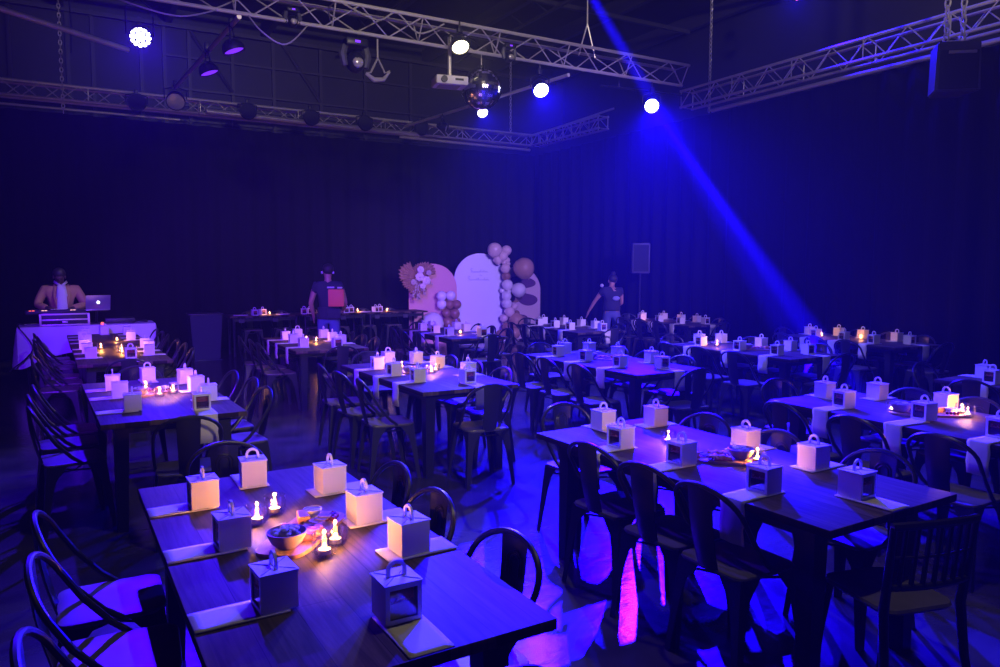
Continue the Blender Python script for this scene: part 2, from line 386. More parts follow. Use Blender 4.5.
def make_chair():
    c = thing('cafe_chair', '', 'chair')
    m = MB(); rings = []
    for h, z in ((.178, .440), (.184, .452), (.182, .460), (.165, .463), (.10, .459)):
        rings.append([m.bm.verts.new((x, y, z)) for x, y in rsq(h, h*.28)])
    for A, B in zip(rings, rings[1:]):
        for i in range(len(A)): m.bm.faces.new((A[i], A[(i+1) % len(A)], B[(i+1) % len(A)], B[i]))
    m.bm.faces.new(rings[-1]); m.bm.faces.new(rings[0][::-1]); m.build('seat', 'seat', c)
    for sx in (-1, 1):
        for sy in (-1, 1): leg_mesh(sx, sy).build('leg', 'chair', c)
    pts = []
    W = .190
    for s in (1, -1):
        seg = [(W*.95, .03, .452), (W*1.0, -.03, .50), (W*1.04, -.115, .60), (W*1.03, -.175, .70)]
        seg = [(s*x, y, z) for x, y, z in seg]
        if s == 1: pts += seg + [(W*1.03*math.cos(a), -.175-.065*math.sin(a), .70+.125*math.sin(a)) for a in [PI*i/14 for i in range(1, 14)]]
        else: pts += seg[::-1]
    MB().tube(pts, .0115, 8).build('back_hoop', 'chair', c)
    m = MB(); n = 7; rows = []
    for i in range(n+1):
        t = i/n; z = .445+.372*t; y = -.172-.062*t-.014*math.sin(PI*t); hw = .058+.014*t; row = []
        for j in range(7):
            u = -1+2*j/6; row.append((u*hw, y-.016*(1-u*u)*.8, z - (.006 if abs(u) > .9 and i == n else 0)))
        rows.append(row)
    V = [v for r_ in rows for v in r_]; F = [(i*7+j, i*7+j+1, (i+1)*7+j+1, (i+1)*7+j) for i in range(n) for j in range(6)]
    m._add(V, F); 
    N0 = len(V)
    m._add([(x, y-.003, z) for x, y, z in V], F)
    for rr in (.042, .026):
        ar = [(rr*math.cos(a), -.2395 if 0 else 0, .725+rr*.9*math.sin(a)) for a in [PI*i/10 for i in range(11)]]
        ar = [(rr, 0, .680)] + ar + [(-rr, 0, .680)]
        ar = [(x, -.172-.062*(z-.445)/.392-.014*math.sin(PI*(z-.445)/.392)-.0128*(1-(x/.07)**2)+.001, z) for x, _, z in ar]
        m.tube(ar, .0042, 6)
    m.build('back_splat', 'chair', c)
    m = MB()
    for s in (-1, 1): m.tube([(s*.17, -.168, .40), (0, 0, .37), (-s*.17, .168, .40)], .006, 6)
    m.build('cross_brace', 'chair', c)
    return c
chairs = Once(make_chair())
POS = {}     # seat slots in table coordinates: (x, y, side)
SLOTS = {'L3': (.20, 1.52, 'L'), 'L2': (.20, 1.02, 'L'), 'L1': (.20, .46, 'L'), 'R3': (.75, 1.54, 'R'), 'R2': (.75, 1.07, 'R'), 'R1': (.75, .60, 'R'), 'T': (.48, 1.80, 'T'), 'U': (.55, .20, 'U')}
OVR = {'A': {'L3': (.21, 1.56), 'L2': (.22, 1.03), 'L1': (.23, .48), 'T': (.46, 1.78), 'R3': (.73, 1.50), 'R2': (.72, 1.05), 'R1': (.74, .67), 'U': (.51, .235)},
 'B': {'T': (.41, 1.84), 'L3': (.19, 1.42), 'R3': (.77, 1.76), 'L2': (.22, .99), 'R2': (.73, 1.02), 'L1': (.19, .46), 'R1': (.73, .60), 'U': (.47, .20)},
 'C': {'L3': (.20, 1.49), 'L2': (.21, 1.05), 'L1': (.23, .42), 'T': (.5, 1.84), 'R3': (.76, 1.57), 'R2': (.76, 1.08), 'R1': (.76, .58), 'U': (.64, .20)},
 'D': {'L2': (.17, .98), 'L1': (.20, .53), 'R3': (.72, 1.7), 'R2': (.76, 1.28), 'R1': (.77, .66), 'U': (.54, .25)},
 'E': {'L3': (.25, 1.62), 'L2': (.23, 1.08), 'L1': (.24, .53), 'T': (.5, 1.84), 'R3': (.76, 1.72), 'R2': (.76, 1.2), 'R1': (.77, .66), 'U': (.53, .24)},
 'F': {'T': (.45, 1.84), 'L3': (.23, 1.5), 'R3': (.76, 1.62), 'L2': (.3, .95), 'R2': (.77, 1.1), 'L1': (.2, .42)},
 'G': {'T': (.48, 1.84), 'L3': (.23, 1.56), 'R3': (.76, 1.72), 'L2': (.23, .92), 'R2': (.77, 1.06), 'L1': (.22, .36), 'R1': (.77, .62), 'U': (.60, .24)},
 'J': {'L3': (.13, 1.66), 'L2': (.14, 1.14), 'L1': (.15, .6), 'U': (.52, .35), 'R1': (.73, .6)}}
WORD = {'3': 'farthest', '2': 'middle', '1': 'nearest'}
def where(s, k):
    ph = TAB[k][3]
    if s[0] == 'L': return '%s on the left side of %s' % (WORD[s[1]], ph)
    if s[0] == 'R': return '%s on the right side of %s' % (WORD[s[1]], ph)
    return 'at the %s end of %s' % ('far' if s == 'T' else 'near', ph)
rnd = random.Random(3)
CH_SKIP = {'Q': ('T', 'U'), 'J': ('T', ), 'I': ('U', 'R1', 'R2', 'L1'), 'F': ('U', 'R1')}
for k in TAB:
    for s in ('L3', 'L2', 'L1', 'R3', 'R2', 'R1', 'T', 'U'):
        if s in CH_SKIP.get(k, ()) or (k, s) == ('B', 'U'): continue
        j1 = rnd.uniform(-.03, .03); j2 = rnd.uniform(-.03, .03); jr = rnd.uniform(-6, 6)
        y = {'3': 1.52, '2': 1.0, '1': .46}.get(s[-1], 0) + j1
        out = {'L': {'A': .14, 'B': -.10, 'G': .20, 'J': .14, 'Q': .14}.get(k, .12), 'R': {'A': -.10, 'B': -.10, 'C': .05, 'K': .06, 'D': -.07, 'E': -.07, 'F': -.08}.get(k, .02)}.get(s[0], .14)+j2
        if k == 'B' and s[0] == 'L': y = {'3': 1.36, '2': .90, '1': .50}[s[1]]
        if s[0] == 'L': p = tw(k, -out, y); rz = -90
        elif s[0] == 'R': p = tw(k, TW+out, y); rz = 90
        elif s == 'T': p = tw(k, TW/2+j1, TL+out); rz = 180
        else: p = tw(k, TW/2+j1, -out); rz = 0
        if (k, s) == ('A', 'U'): p = tw(k, .52, -.04)
        chairs.place((p.x, p.y, 0), R(rz+jr+TAB[k][2]), 'black metal chair, ' + where(s, k), 'black metal cafe chairs round the tables')

# the one slatted chair at the near end of the blue table
def slat_chair():
    c = thing('slatted_chair', 'black moulded chair with a slatted curved back at near end of blue-lit table', 'chair', (2.79, 1.74, 0), R(-14)); c.scale = (.80, .9, 1.0)
    m = MB(); rings = []
    for h, z in ((.20, .435), (.21, .447), (.205, .458), (.15, .452)): rings.append([m.bm.verts.new((x, y, z)) for x, y in rsq(h, .07)])
    for A, B in zip(rings, rings[1:]):
        for i in range(len(A)): m.bm.faces.new((A[i], A[(i+1) % len(A)], B[(i+1) % len(A)], B[i]))
    m.bm.faces.new(rings[-1]); m.bm.faces.new(rings[0][::-1]); m.build('seat', 'seat', c)
    for sx in (-1, 1):
        MB().tube([(sx*.255, -.30, 0), (sx*.235, -.225, .25), (sx*.225, -.20, .46), (sx*.232, -.225, .64), (sx*.238, -.245, .80)], [.016, .02, .022, .018, .014], 10).build('leg', 'chair', c)
        MB().tube([(sx*.215, .215, 0), (sx*.20, .19, .25), (sx*.18, .165, .44)], [.015, .018, .022], 10).build('leg', 'chair', c)
    def bz(x, z): return -.205-.04*(z-.46)/.34-.03*(1-(x/.24)**2)
    MB().tube([(x, bz(x, .80), .800+.006*(1-(x/.24)**2)) for x in [-.245+.49*i/12 for i in range(13)]], .017, 8).build('top_rail', 'chair', c)
    MB().tube([(x, bz(x, .56), .56) for x in [-.235+.47*i/12 for i in range(13)]], .014, 8).build('lower_rail', 'chair', c)
    MB().tube([(x, bz(x, .68), .68) for x in [-.235+.47*i/12 for i in range(13)]], .006, 8).build('middle_rail', 'chair', c)
    for i in range(7):
        x = -.18+.06*i; MB().tube([(x, bz(x, .56), .56), (x, bz(x, .80), .80)], .011, 6).build('slat', 'chair', c)
slat_chair()

# ------------------------------------------------------------------ favour boxes and napkins
def make_box():
    t = thing('favour_box', '', 'gift box'); S = .054; H = .110; th = .003
    m = MB()
    m.box((0, 0, .002), (2*S-2*th, 2*S-2*th, .004)); m.box((S-th/2, th/2, H/2), (th, 2*S-th, H)); m.box((-S+th/2, th/2, H/2), (th, 2*S-th, H)); m.box((0, S-th/2, H/2), (2*S-2*th, th, H))
    y = -S+th/2; f = .013
    m.box((0, y, f/2), (2*S, th, f)); m.box((0, y, H-f/2), (2*S, th, f)); m.box((-S+f/2, y, H/2), (f, th, H-2*f)); m.box((S-f/2, y, H/2), (f, th, H-2*f))
    m.build('card_shell', 'box', t, smooth=False)
    m = MB().box((0, 0, H+.002), (2*S+.006, 2*S+.006, .004)); lid = m.build('lid', 'box', t, smooth=False)
    m = MB()
    for a, b_ in (((-S*.95, -S*.95), (-.014, -.012)), ((S*.95, -S*.95), (.014, -.012)), ((-.014, .012), (-S*.9, S*.9)), ((.014, .012), (S*.9, S*.9))):
        m.tube([(a[0], a[1], H+.0045), (b_[0], b_[1], H+.0055)], .0012, 5)
    m.box((0, 0, H+.0048), (.05, .004, .0015)); m.build('crease', 'crease', lid, smooth=False)
    m = MB(); n = 12
    prof = [(.030*math.cos(PI*i/n), H+.022+.030*math.sin(PI*i/n)) for i in range(n+1)]
    prof = [(.030, H+.003)] + prof + [(-.030, H+.003)]; inn = [(x*.64, (z-H-.022)*.64+H+.022 if z > H+.02 else z) for x, z in prof]
    V = []; q = len(prof)
    for yy in (-.004, .004): V += [(x, yy, z) for x, z in prof] + [(x, yy, z) for x, z in inn]
    F = []
    for i in range(q-1):
        F += [(i, i+1, q+i+1, q+i), (2*q+i, 3*q+i, 3*q+i+1, 2*q+i+1), (i, 2*q+i, 2*q+i+1, i+1), (q+i, q+i+1, 3*q+i+1, 3*q+i)]
    F += [(0, q, 3*q, 2*q), (q-1, 3*q-1, 4*q-1, 2*q-1)]
    m._add(V, F); m.build('handle', 'box', t, smooth=False)
    MB().box((0, -S+.0045, H/2), (2*S-2*f+.004, .001, H-2*f+.004)).build('window_film', 'film', t, smooth=False)
    MB().box((0, -.012, .030), (.080, .062, .050), bev=.004).build('cake', 'sweet_dark', t)
    m = MB(); m.box((0, -.014, .073), (.074, .054, .034), bev=.006); m.build('icing', 'sweet', t)
    m = MB()
    m.tube([(x, -S+.0035, z-.008) for x, z in ((-.030, .083), (-.016, .084), (-.028, .070), (-.014, .069), (-.008, .077), (-.004, .069), (.002, .077), (.006, .069), (.012, .082), (.016, .070), (.024, .076), (.032, .077))], .0012, 5)
    m.build('red_script', 'meat', t)
    return t
def make_napkin(path, nm):
    m = MB(); hw = .064; rows = []
    for (y, z) in path:
        rows.append([(x + .004*math.sin(z*60), y - (.004*math.cos(x*60) if z < -.05 else 0), z) for x in [-hw+2*hw*j/6 for j in range(7)]])
    V = [v for r_ in rows for v in r_]; F = [(i*7+j, i*7+j+1, (i+1)*7+j+1, (i+1)*7+j) for i in range(len(rows)-1) for j in range(6)]
    m._add(V, F); o = m.build(nm, 'napkin'); md = o.modifiers.new('fold', 'SOLIDIFY'); md.thickness = .0045; md.offset = 1
    return tag(o, '', 'napkin')
HANG = [(.26, .0025), (.20, .002), (.10, .0025), (.03, .002), (.002, .002), (-.006, .0), (-.009, -.010), (-.010, -.06), (-.013, -.12), (-.010, -.19)]
FLAT = [(.26, .0025), (.20, .002), (.10, .003), (.03, .002), (.002, .002)]
boxes = Once(make_box()); naps = Once(make_napkin(HANG, 'napkin')); flats = Once(make_napkin(FLAT, 'napkin'))
rnd = random.Random(5); TZ = .75
for k in TAB:
    for s in ('L3', 'L2', 'L1', 'R3', 'R2', 'R1', 'T', 'U'):
        if k == 'I' and s in ('U', 'R1', 'L1', 'R2'): continue
        if k == 'F' and s in ('R1', 'U'): continue
        if k == 'Q' and s in ('U', ): continue
        if k == 'J' and s == 'T': continue
        x, y, side = SLOTS[s]
        if s in OVR.get(k, {}): x, y = OVR[k][s]
        else: x += rnd.uniform(-.03, .03); y += rnd.uniform(-.05, .05)
        jr = rnd.uniform(-5, 5); a = TAB[k][2]
        rz = {'L': -90, 'R': 90, 'T': 180, 'U': 0}[side]
        p = tw(k, x, y, TZ+.0078)
        boxes.place(p, R(rz+a+jr), 'white favour box, ' + where(s, k), 'white handled favour boxes on the tables')
        e = {'L': (0, y), 'R': (TW, y), 'T': (x, TL), 'U': (x, 0)}[side]
        q = tw(k, e[0], e[1], TZ)
        dd = {'L': x, 'R': TW-x, 'T': TL-y, 'U': y}[side]
        flat = k in 'AJQ' or (k == 'C' and s != 'U') or (k, s) == ('B', 'U')
        (flats if flat else naps).place(q, R(rz+a+jr*.3), 'pale napkin, ' + where(s, k), 'folded napkins under the favour boxes')

# ------------------------------------------------------------------ votive candles
def make_votive():
    t = thing('votive_candle', '', 'candle')
    m = MB().lathe([(0, .004), (.030, .004), (.034, .010), (.0385, .03), (.0395, .05), (.0375, .075), (.0355, .076), (.0375, .05), (.0365, .03), (.031, .012), (0, .010)], 24)
    m.build('glass_tumbler', 'glass', t)
    tl = MB().lathe([(0, .010), (.0195, .010), (.0195, .026), (.0185, .026), (.0185, .022), (0, .022)], 20).build('tealight', 'tin', t)
    MB().lathe([(0, .0225), (.0180, .0235), (.0175, .0215)], 20).build('wax', 'wax', tl)
    MB().lathe([(0, .0225), (.006, .025), (.0075, .029), (.0062, .035), (.003, .041), (0, .046)], 12).build('flame', 'flame', t)
    ld = bpy.data.lights.new('candle_glow', 'POINT'); ld.energy = 3.0; ld.color = (1, .36, .08); ld.shadow_soft_size = .005
    lo = bpy.data.objects.new('candle_glow', ld); COL.objects.link(lo); lo.parent = t; lo.location = (0, 0, .0485)
    return t
vot = Once(make_votive())
VOT = [('A', .35, 1.22, 'glass votive candle at the front left of the lower-left table centrepiece'), ('A', .44, 1.31, 'glass votive candle at the back left of the lower-left table centrepiece'),
 ('A', .475, .78, 'glass votive candle at the front right of the lower-left table centrepiece'), ('A', .54, .86, 'glass votive candle at the back right of the lower-left table centrepiece'),
 ('B', .47, 1.34, 'glass votive candle left of the platter on the big blue-lit table'), ('B', .56, .80, 'bright glass votive candle right of the platter on the big blue-lit table'),
 ('F', .36, 1.22, 'glass votive candle left of the food on the right-edge table'), ('F', .64, .87, 'glass votive candle right of the food on the right-edge table'), ('F', .71, .95, 'glass votive candle behind its twin on the right-edge table'),
 ('C', .42, 1.30, 'glass votive candle at the back of the second table from lower left'), ('C', .47, .93, 'glass votive candle front of the cluster behind the lower-left table'), ('C', .58, 1.02, 'glass votive candle right of the cluster behind the lower-left table'),
 ('D', .34, 1.30, 'glass votive candle left in the pair on the centre-left table'), ('D', .42, 1.38, 'glass votive candle behind in the centre-left table pair'), ('D', .52, .92, 'glass votive candle at the right on the centre-left table'), ('D', .60, 1.0, 'glass votive candle back right on the centre-left table'),
 ('G', .33, 1.38, 'glass votive candle on the middle-row table right of centre'),
 ('H', .32, 1.45, 'glass votive candle left on the table under the beam'), ('H', .52, .95, 'glass votive candle right on the table under the beam'),
 ('J', .30, 1.55, 'glass votive candle back left before the disc jockey'), ('J', .5, 1.25, 'glass votive candle centre back before the disc jockey'), ('J', .48, .92, 'glass votive candle front left before the disc jockey'), ('J', .60, .88, 'glass votive candle front right before the disc jockey'),
 ('Q', .55, .5, 'glass votive candle on the table against the white cloth'),
 ('K', .45, 1.25, 'glass votive candle at the back before the walking man'), ('K', .50, .95, 'glass votive candle at the front before the walking man'),
 ('N', .42, .62, 'glass votive candle before the white arch'), ('P', .30, 1.15, 'glass votive candle on the far table by the speaker stand')]
for k, x, y, lb in VOT:
    o = vot.place(tw(k, x, y, TZ), rnd.uniform(0, 6), lb, 'glass votive candles'); o.scale = (1.12, 1.12, 1.05)

# ------------------------------------------------------------------ grazing platters
def blob(name, m, n, r, spread, seed, parent=None, h=.5, z=0):
    rr = random.Random(seed); b_ = MB()
    for i in range(n):
        a = rr.uniform(0, 6.28); d = spread*math.sqrt(rr.random()); s = rr.uniform(.7, 1.25)
        b_.ball((d*math.cos(a), d*math.sin(a), z+r*s*h+rr.uniform(0, .012)*(1-d/spread if spread else 1)), r*s, 8, 6, (1, rr.uniform(.6, 1), h*rr.uniform(.7, 1.1)))
    return b_.build(name, m, parent)
def make_platter_parts():
    P = {}
    out = [(.235*math.copysign(abs(math.cos(a))**.35, math.cos(a)), .095*math.copysign(abs(math.sin(a))**.45, math.sin(a))) for a in [2*PI*i/40 for i in range(40)]]
    bd = MB().prism(out, .001, .014); o = bd.build('serving_board', 'board'); P['board'] = Once(tag(o, '', 'board'))
    t = thing('salad_bowl', '', 'bowl')
    MB().lathe([(0, 0), (.032, 0), (.052, .018), (.066, .045), (.070, .058), (.066, .059), (.060, .045), (.046, .020), (0, .014)], 28).build('bowl_body', 'bowl', t)
    blob('salad', 'leafy', 26, .013, .045, 4, t, .7, .046); P['bowl'] = Once(t)
    t = thing('dip_pot', '', 'pot')
    MB().lathe([(0, 0), (.030, 0), (.036, .030), (.033, .031), (.028, .022), (0, .022)], 24).build('pot_body', 'bowl_white', t)
    MB().lathe([(0, .028), (.018, .027), (.030, .024)], 20).build('dip', 'dip', t); P['dip'] = Once(t)
    m = MB(); m.prism([(-.045, -.02), (.045, -.012), (.045, .018), (-.045, .026)], 0, .032); o = m.build('cheese_wedge', 'cheese', smooth=False)
    bv = o.modifiers.new('soft', 'BEVEL'); bv.width = .003; P['cheese'] = Once(tag(o, '', 'cheese'))
    m = MB(); n = 10; rows = []
    for i in range(n+1):
        a = PI*i/n; rows.append([(x, .020*math.cos(a)*(1+.15*math.sin(x*120)), .002+.024*math.sin(a)*(1+.2*math.sin(x*90))) for x in [-.035+.07*j/8 for j in range(9)]])
    V = [v for r_ in rows for v in r_]; m._add(V, [(i*9+j, i*9+j+1, (i+1)*9+j+1, (i+1)*9+j) for i in range(n) for j in range(8)])
    o = m.build('folded_meat_slice', 'meat'); md = o.modifiers.new('thick', 'SOLIDIFY'); md.thickness = .0025; P['meat'] = Once(tag(o, '', 'food'))
    o = MB().prism(rsq(.024, .006, 3, .017), 0, .004).build('cracker', 'cracker', smooth=False); P['cracker'] = Once(tag(o, '', 'food'))
    o = MB().ball((0, 0, .010), .011, 12, 8, (1, 1, .95)).build('grape', 'grape'); P['grape'] = Once(tag(o, '', 'food'))
    return P
PP = make_platter_parts()
ORD = ['first', 'second', 'third', 'fourth', 'fifth', 'sixth', 'seventh']
def platter(k, x, y, ang, ph, full=True, sc=1.0):
    c = tw(k, x, y, TZ); a = R(ang+TAB[k][2])
    def at(u, v, z): return Vector((c.x+sc*(u*math.cos(a)-v*math.sin(a)), c.y+sc*(u*math.sin(a)+v*math.cos(a)), TZ+z))
    L = []
    L.append(PP['board'].place(at(0, 0, 0), a, 'wooden serving board on ' + ph, 'serving boards'))
    L.append(PP['bowl'].place(at(-.155, -.01, .014), a, 'small bowl heaped with salad on ' + ph, 'salad bowls'))
    L.append(PP['dip'].place(at(.17, .035, .014), a, 'small white pot of dip on ' + ph, 'dip pots'))
    L.append(PP['cheese'].place(at(.105, .045, .014), a+.6, 'block of orange cheese on ' + ph, 'cheese blocks'))
    n = 6 if full else 3
    for i in range(n):
        L.append(PP['meat'].place(at(-.075+.03*(i % 3)*(1 if full else 1.6), (.052 if i < 3 else -.045), .014), a+.5*i+.3, 'folded cured meat slice, %s on ' % ORD[i] + ph, 'cured meat slices on ' + ph))
    for i in range(n):
        L.append(PP['cracker'].place(at(.0+.022*i, -.02+.02*math.sin(i), .015+.0045*i), a+.35*i, 'seeded cracker, %s in the fan on ' % ORD[i] + ph, 'crackers on ' + ph))
    for i in range(7 if full else 4):
        L.append(PP['grape'].place(at(.12+.022*(i % 4), -.045-.021*(i//4), .014), 0, 'dark grape, %s from the bowl on ' % ORD[i] + ph, 'grapes on ' + ph))
    if sc != 1:
        for o in L: o.scale = (sc, sc, sc)
platter('A', .47, 1.02, 50, 'the lower-left table platter')
platter('B', .42, .98, 130, 'the big blue-lit table platter', True, .95)
platter('C', .45, 1.12, 35, 'the platter behind the lower-left table', False, .85)
platter('D', .44, 1.15, 40, 'the centre-left table platter', False, .8)
platter('E', .5, 1.1, -40, 'the centre table platter', False, .9)
platter('F', .50, 1.07, -40, 'the right-edge table platter', False, 1.0)
platter('G', .5, .85, -40, 'the middle-right table platter', False, .9)

# ------------------------------------------------------------------ trusses
def truss(name, a, b_, label, size=.29, kind='box', bays=None):
    a = Vector(a); b_ = Vector(b_); t = (b_-a).normalized(); L = (b_-a).length; s = t.cross(Vector((0, 0, 1))).normalized(); up = Vector((0, 0, 1)); h = size/2
    T = thing(name, label, 'truss', a)
    n = bays or max(2, round(L/.30)); 
    if kind == 'box': C4 = [s*h+up*h, -s*h+up*h, -s*h-up*h, s*h-up*h]
    else: C4 = [s*h+up*h, -s*h+up*h, -up*h*.75]
    for c in C4: MB().tube([c, c+t*L], .025, 8).build('chord', 'alu', T)
    for i in range(len(C4)):
        m = MB(); p, q = C4[i], C4[(i+1) % len(C4)]
        for j in range(n if (kind == 'box' and i in (1, 3)) or (kind == 'tri' and i in (1, 2)) else 0):
            u0, u1 = L*j/n, L*(j+1)/n
            A, B = (p, q) if j % 2 == 0 else (q, p)
            m.tube([A+t*u0, B+t*u1], .010, 5)
        for j in range(9): m.tube([p+t*(.02+(L-.04)*j/8), q+t*(.02+(L-.04)*j/8)], .010, 5)
        m.build('lattice', 'alu', T)
    return T
truss('lighting_truss', (-.6, 9.75, 4.97), (9.15, 9.75, 4.97), 'silver lattice truss crossing the top of the view from left to right', .34, 'tri', 22)
truss('lighting_truss', (10.35, 10.9, 4.95), (10.35, .8, 4.95), 'silver lattice truss running to the upper right corner', .30, 'box')
truss('lighting_truss', (-5.5, 16.3, 4.95), (10.2, 16.3, 4.95), 'long silver truss above the back drape', .26, 'box')
truss('lighting_truss', (10.3, 16.2, 4.95), (10.3, 13.4, 4.95), 'short silver truss piece at the far corner of the rig', .26, 'box')
def pipe(name, a, b_, r, label, m='alu'):
    a = Vector(a); return tag(MB().tube([(0, 0, 0), Vector(b_)-a], r, 10).build(name, m, loc=a), label, 'pipe')
pipe('curtain_rail', (10.42, 10.3, 4.66), (10.42, .8, 4.66), .036, 'silver curtain rail slung below the right-hand truss')
pipe('curtain_rail', (-5.5, 16.45, 4.70), (2.0, 16.45, 4.70), .022, 'silver curtain rail below the left part of the back truss')
pipe('roller_tube', (2.45, 16.12, 4.86), (7.1, 16.12, 4.80), .055, 'fat pale tube hung along the middle of the back truss')
pipe('curtain_rail', (6.6, 16.14, 4.72), (10.1, 16.14, 4.70), .030, 'pale rail below the back truss right of the fat tube')
pipe('scaffold_pipe', (10.5, 13.3, 5.25), (10.0, 16.0, 5.0), .022, 'thin pipe above the short corner truss')
pipe('scaffold_pipe', (1.9, 9.75, 4.80), (1.68, 14.3, 4.86), .030, 'pipe with small lamps joining the front and back trusses at left')
pipe('scaffold_pipe', (6.70, 9.6, 4.68), (6.26, 15.0, 4.74), .028, 'long pipe passing behind the mirror ball')
pipe('scaffold_pipe', (-1.3, 10.9, 4.95), (.83, 12.3, 4.88), .038, 'grey pipe hanging at the upper left')
pipe('lamp_bar', (7.6, 10.0, 4.72), (9.3, 9.88, 4.72), .016, 'short thin bar beside the brightest blue lamp', 'blackmetal')
tag(MB().cyl((0, 0, 0), (0, 0, .22), .012, 8).build('drop_rod', 'blackmetal', loc=(7.95, 9.95, 4.72)), 'short rod holding the thin lamp bar below the truss', 'rod')
# chains: wall of links
def chain(loc, z0, z1, label, s=.035):
    m = MB(); n = int((z1-z0)/(s*1.5)); 
    for i in range(n):
        z = i*(s*1.5); k = i % 2
        pts = [((s*.45*math.cos(a) if k else 0), (0 if k else s*.45*math.cos(a)), z+s*math.sin(a)) for a in [2*PI*j/8 for j in range(8)]]
        m.tube(pts, s*.17, 5, closed=True)
    return tag(m.build('hoist_chain', 'alu', loc=(loc[0], loc[1], z0)), label, 'chain')
chain((10.3, 10.25), 4.65, 6.85, 'slender hoist chain holding the left end of the right-hand truss', .05)
chain((9.6, 16.25), 4.95, 7.28, 'slender hoist chain above the back corner of the rig', .05)
chain((9.25, 5.35), 4.50, 6.95, 'left strand of thick chain holding the big hanging speaker', .07)
chain((9.42, 5.25), 4.50, 6.95, 'right strand of thick chain holding the big hanging speaker', .07)
chain((-.02, 13.5), 4.15, 7.0, 'thick chain dangling at the upper left', .045)
m = MB().tube([(0, 0, 0), (.02, 0, .4), (.0, .02, .9), (.01, 0, 1.9)], .014, 6)
tag(m.build('hanging_cable', 'cable', loc=(.12, 13.4, 5.0)), 'black cable hanging beside the thick chain at upper left', 'cable')
m = MB().tube([(-.16, 0, 0), (0, 0, .5), (0, 0, 1.8)], .012, 6); m.tube([(.16, 0, 0), (0, 0, .5)], .012, 6)
tag(m.build('truss_sling', 'alu', loc=(7.15, 9.75, 5.05)), 'two-legged sling lifting the front truss right of the mirror ball', 'sling')
# loose cables on the front truss
def cable(pts, r, label, m='palecable'):
    pts = [Vector(p) for p in pts]; o0 = pts[0].copy(); P = []
    for i in range(len(pts)-1):
        p0, p1, p2, p3 = pts[max(i-1, 0)], pts[i], pts[i+1], pts[min(i+2, len(pts)-1)]
        for j in range(6):
            t = j/6; P.append(.5*((2*p1)+(p2-p0)*t+(2*p0-5*p1+4*p2-p3)*t*t+(3*p1-p0-3*p2+p3)*t**3))
    P.append(pts[-1]); return tag(MB().tube([p-o0 for p in P], r, 6).build('power_cable', m, loc=o0), label, 'cable')
cable([(.35, 9.75, 4.84), (.75, 9.5, 4.66), (1.2, 9.5, 4.62), (1.65, 9.75, 4.84)], .010, 'pale cable drooping from the front truss beside the left blue lamp')
cable([(2.0, 9.75, 4.84), (2.12, 9.5, 4.58), (2.4, 9.5, 4.48), (2.75, 9.75, 4.84)], .010, 'pale cable loop drooping where the left pipe meets the front truss')
cable([(3.1, 9.58, 5.14), (3.6, 9.55, 4.98), (3.9, 9.6, 5.13), (4.2, 9.55, 4.9), (4.6, 9.6, 5.1)], .012, 'pale cable wound along the front truss')

# ------------------------------------------------------------------ lamps
def par_can(loc, aim, label, lens='lens_blue', r=.12, L=.24, hang=.25, glow=None, name='stage_lamp', cells=False, top=None):
    loc = Vector(loc); d = (Vector(aim)-loc).normalized()
    t = thing(name, label, 'stage light', loc)
    q = d.to_track_quat('Z', 'Y').to_matrix().to_4x4()
    MB().lathe([(0, -L), (r*.55, -L), (r*.8, -L*.75), (r*.95, -L*.4), (r, -.01), (r, .02), (r*.9, .02), (r*.9, -.02)], 20, mtx=q).build('lamp_housing', 'blackmetal', t)
    m = MB()
    if cells:
        for i, (cx, cz) in enumerate([(0, 0)] + [(.42*math.cos(a), .42*math.sin(a)) for a in [2*PI*j/6 for j in range(6)]] + [(.82*math.cos(a), .82*math.sin(a)) for a in [2*PI*j/12 for j in range(12)]]):
            m.ball((cx*r*.88, cz*r*.88, .0), r*.155, 8, 6, (1, 1, .3)) if 0 else m.lathe([(0, .004), (r*.165, 0)], 10, (cx*r*.9, cz*r*.9, 0), mtx=q)
    else: m.lathe([(0, .012), (r*.5, .010), (r*.9, 0)], 24, mtx=q)
    m.build('lens', lens, t)
    side = d.cross(Vector((0, 0, 1))).normalized()
    c = -d*L*.4
    m = MB().tube([c+side*(r+.02), c+side*(r+.02)+Vector((0, 0, hang*.55)), c+Vector((0, 0, hang*.75)), c-side*(r+.02)+Vector((0, 0, hang*.55)), c-side*(r+.02)], .010, 6); m.build('yoke', 'blackmetal', t)
    MB().box(c+Vector((0, 0, hang*.9)), (.07, .07, hang*.35), bev=.008).build('clamp', 'blackmetal', t)
    if top: MB().cyl(c+Vector((0, 0, hang*.9)), (c.x, c.y, top-loc.z), .012, 8).build('hanger_rod', 'blackmetal', t)
    return t
par_can(L653, AIM653, 'brightest blue stage lamp below the right end of the front truss', r=.125, top=4.86)
par_can(L540, AIM540, 'bright blue stage lamp hanging right of the mirror ball', r=.125, top=4.85)
par_can(L487, AIM487, 'small bright blue stage lamp half hidden below the mirror ball', r=.10, hang=.3, top=4.75)
par_can(L140, AIM140, 'blue multi-cell stage lamp at upper left', r=.125, L=.16, hang=.55, cells=True, top=4.9)
par_can((1.90, 10.15, 4.50), (2.25, 10.03, 3.5), 'violet-lensed lamp, upper of two on the left pipe', 'lens_violet', .14, .12, .32, top=4.82)
par_can((1.80, 11.45, 4.50), (2.15, 11.33, 3.5), 'violet-lensed lamp, lower of two on the left pipe', 'lens_violet', .14, .12, .34, top=4.83)
par_can((4.8, 9.50, 4.80), (4.2, 6.0, 0), 'warm yellow work light on the front truss above the mirror ball', 'lens_warm', .13, .15, .2, top=5.15)
par_can((1.68, 14.3, 4.62), (1.0, 9.0, 1.5), 'unlit warm-coloured lamp where the left pipe meets the back truss', 'lens_off', .16, .25, .3)
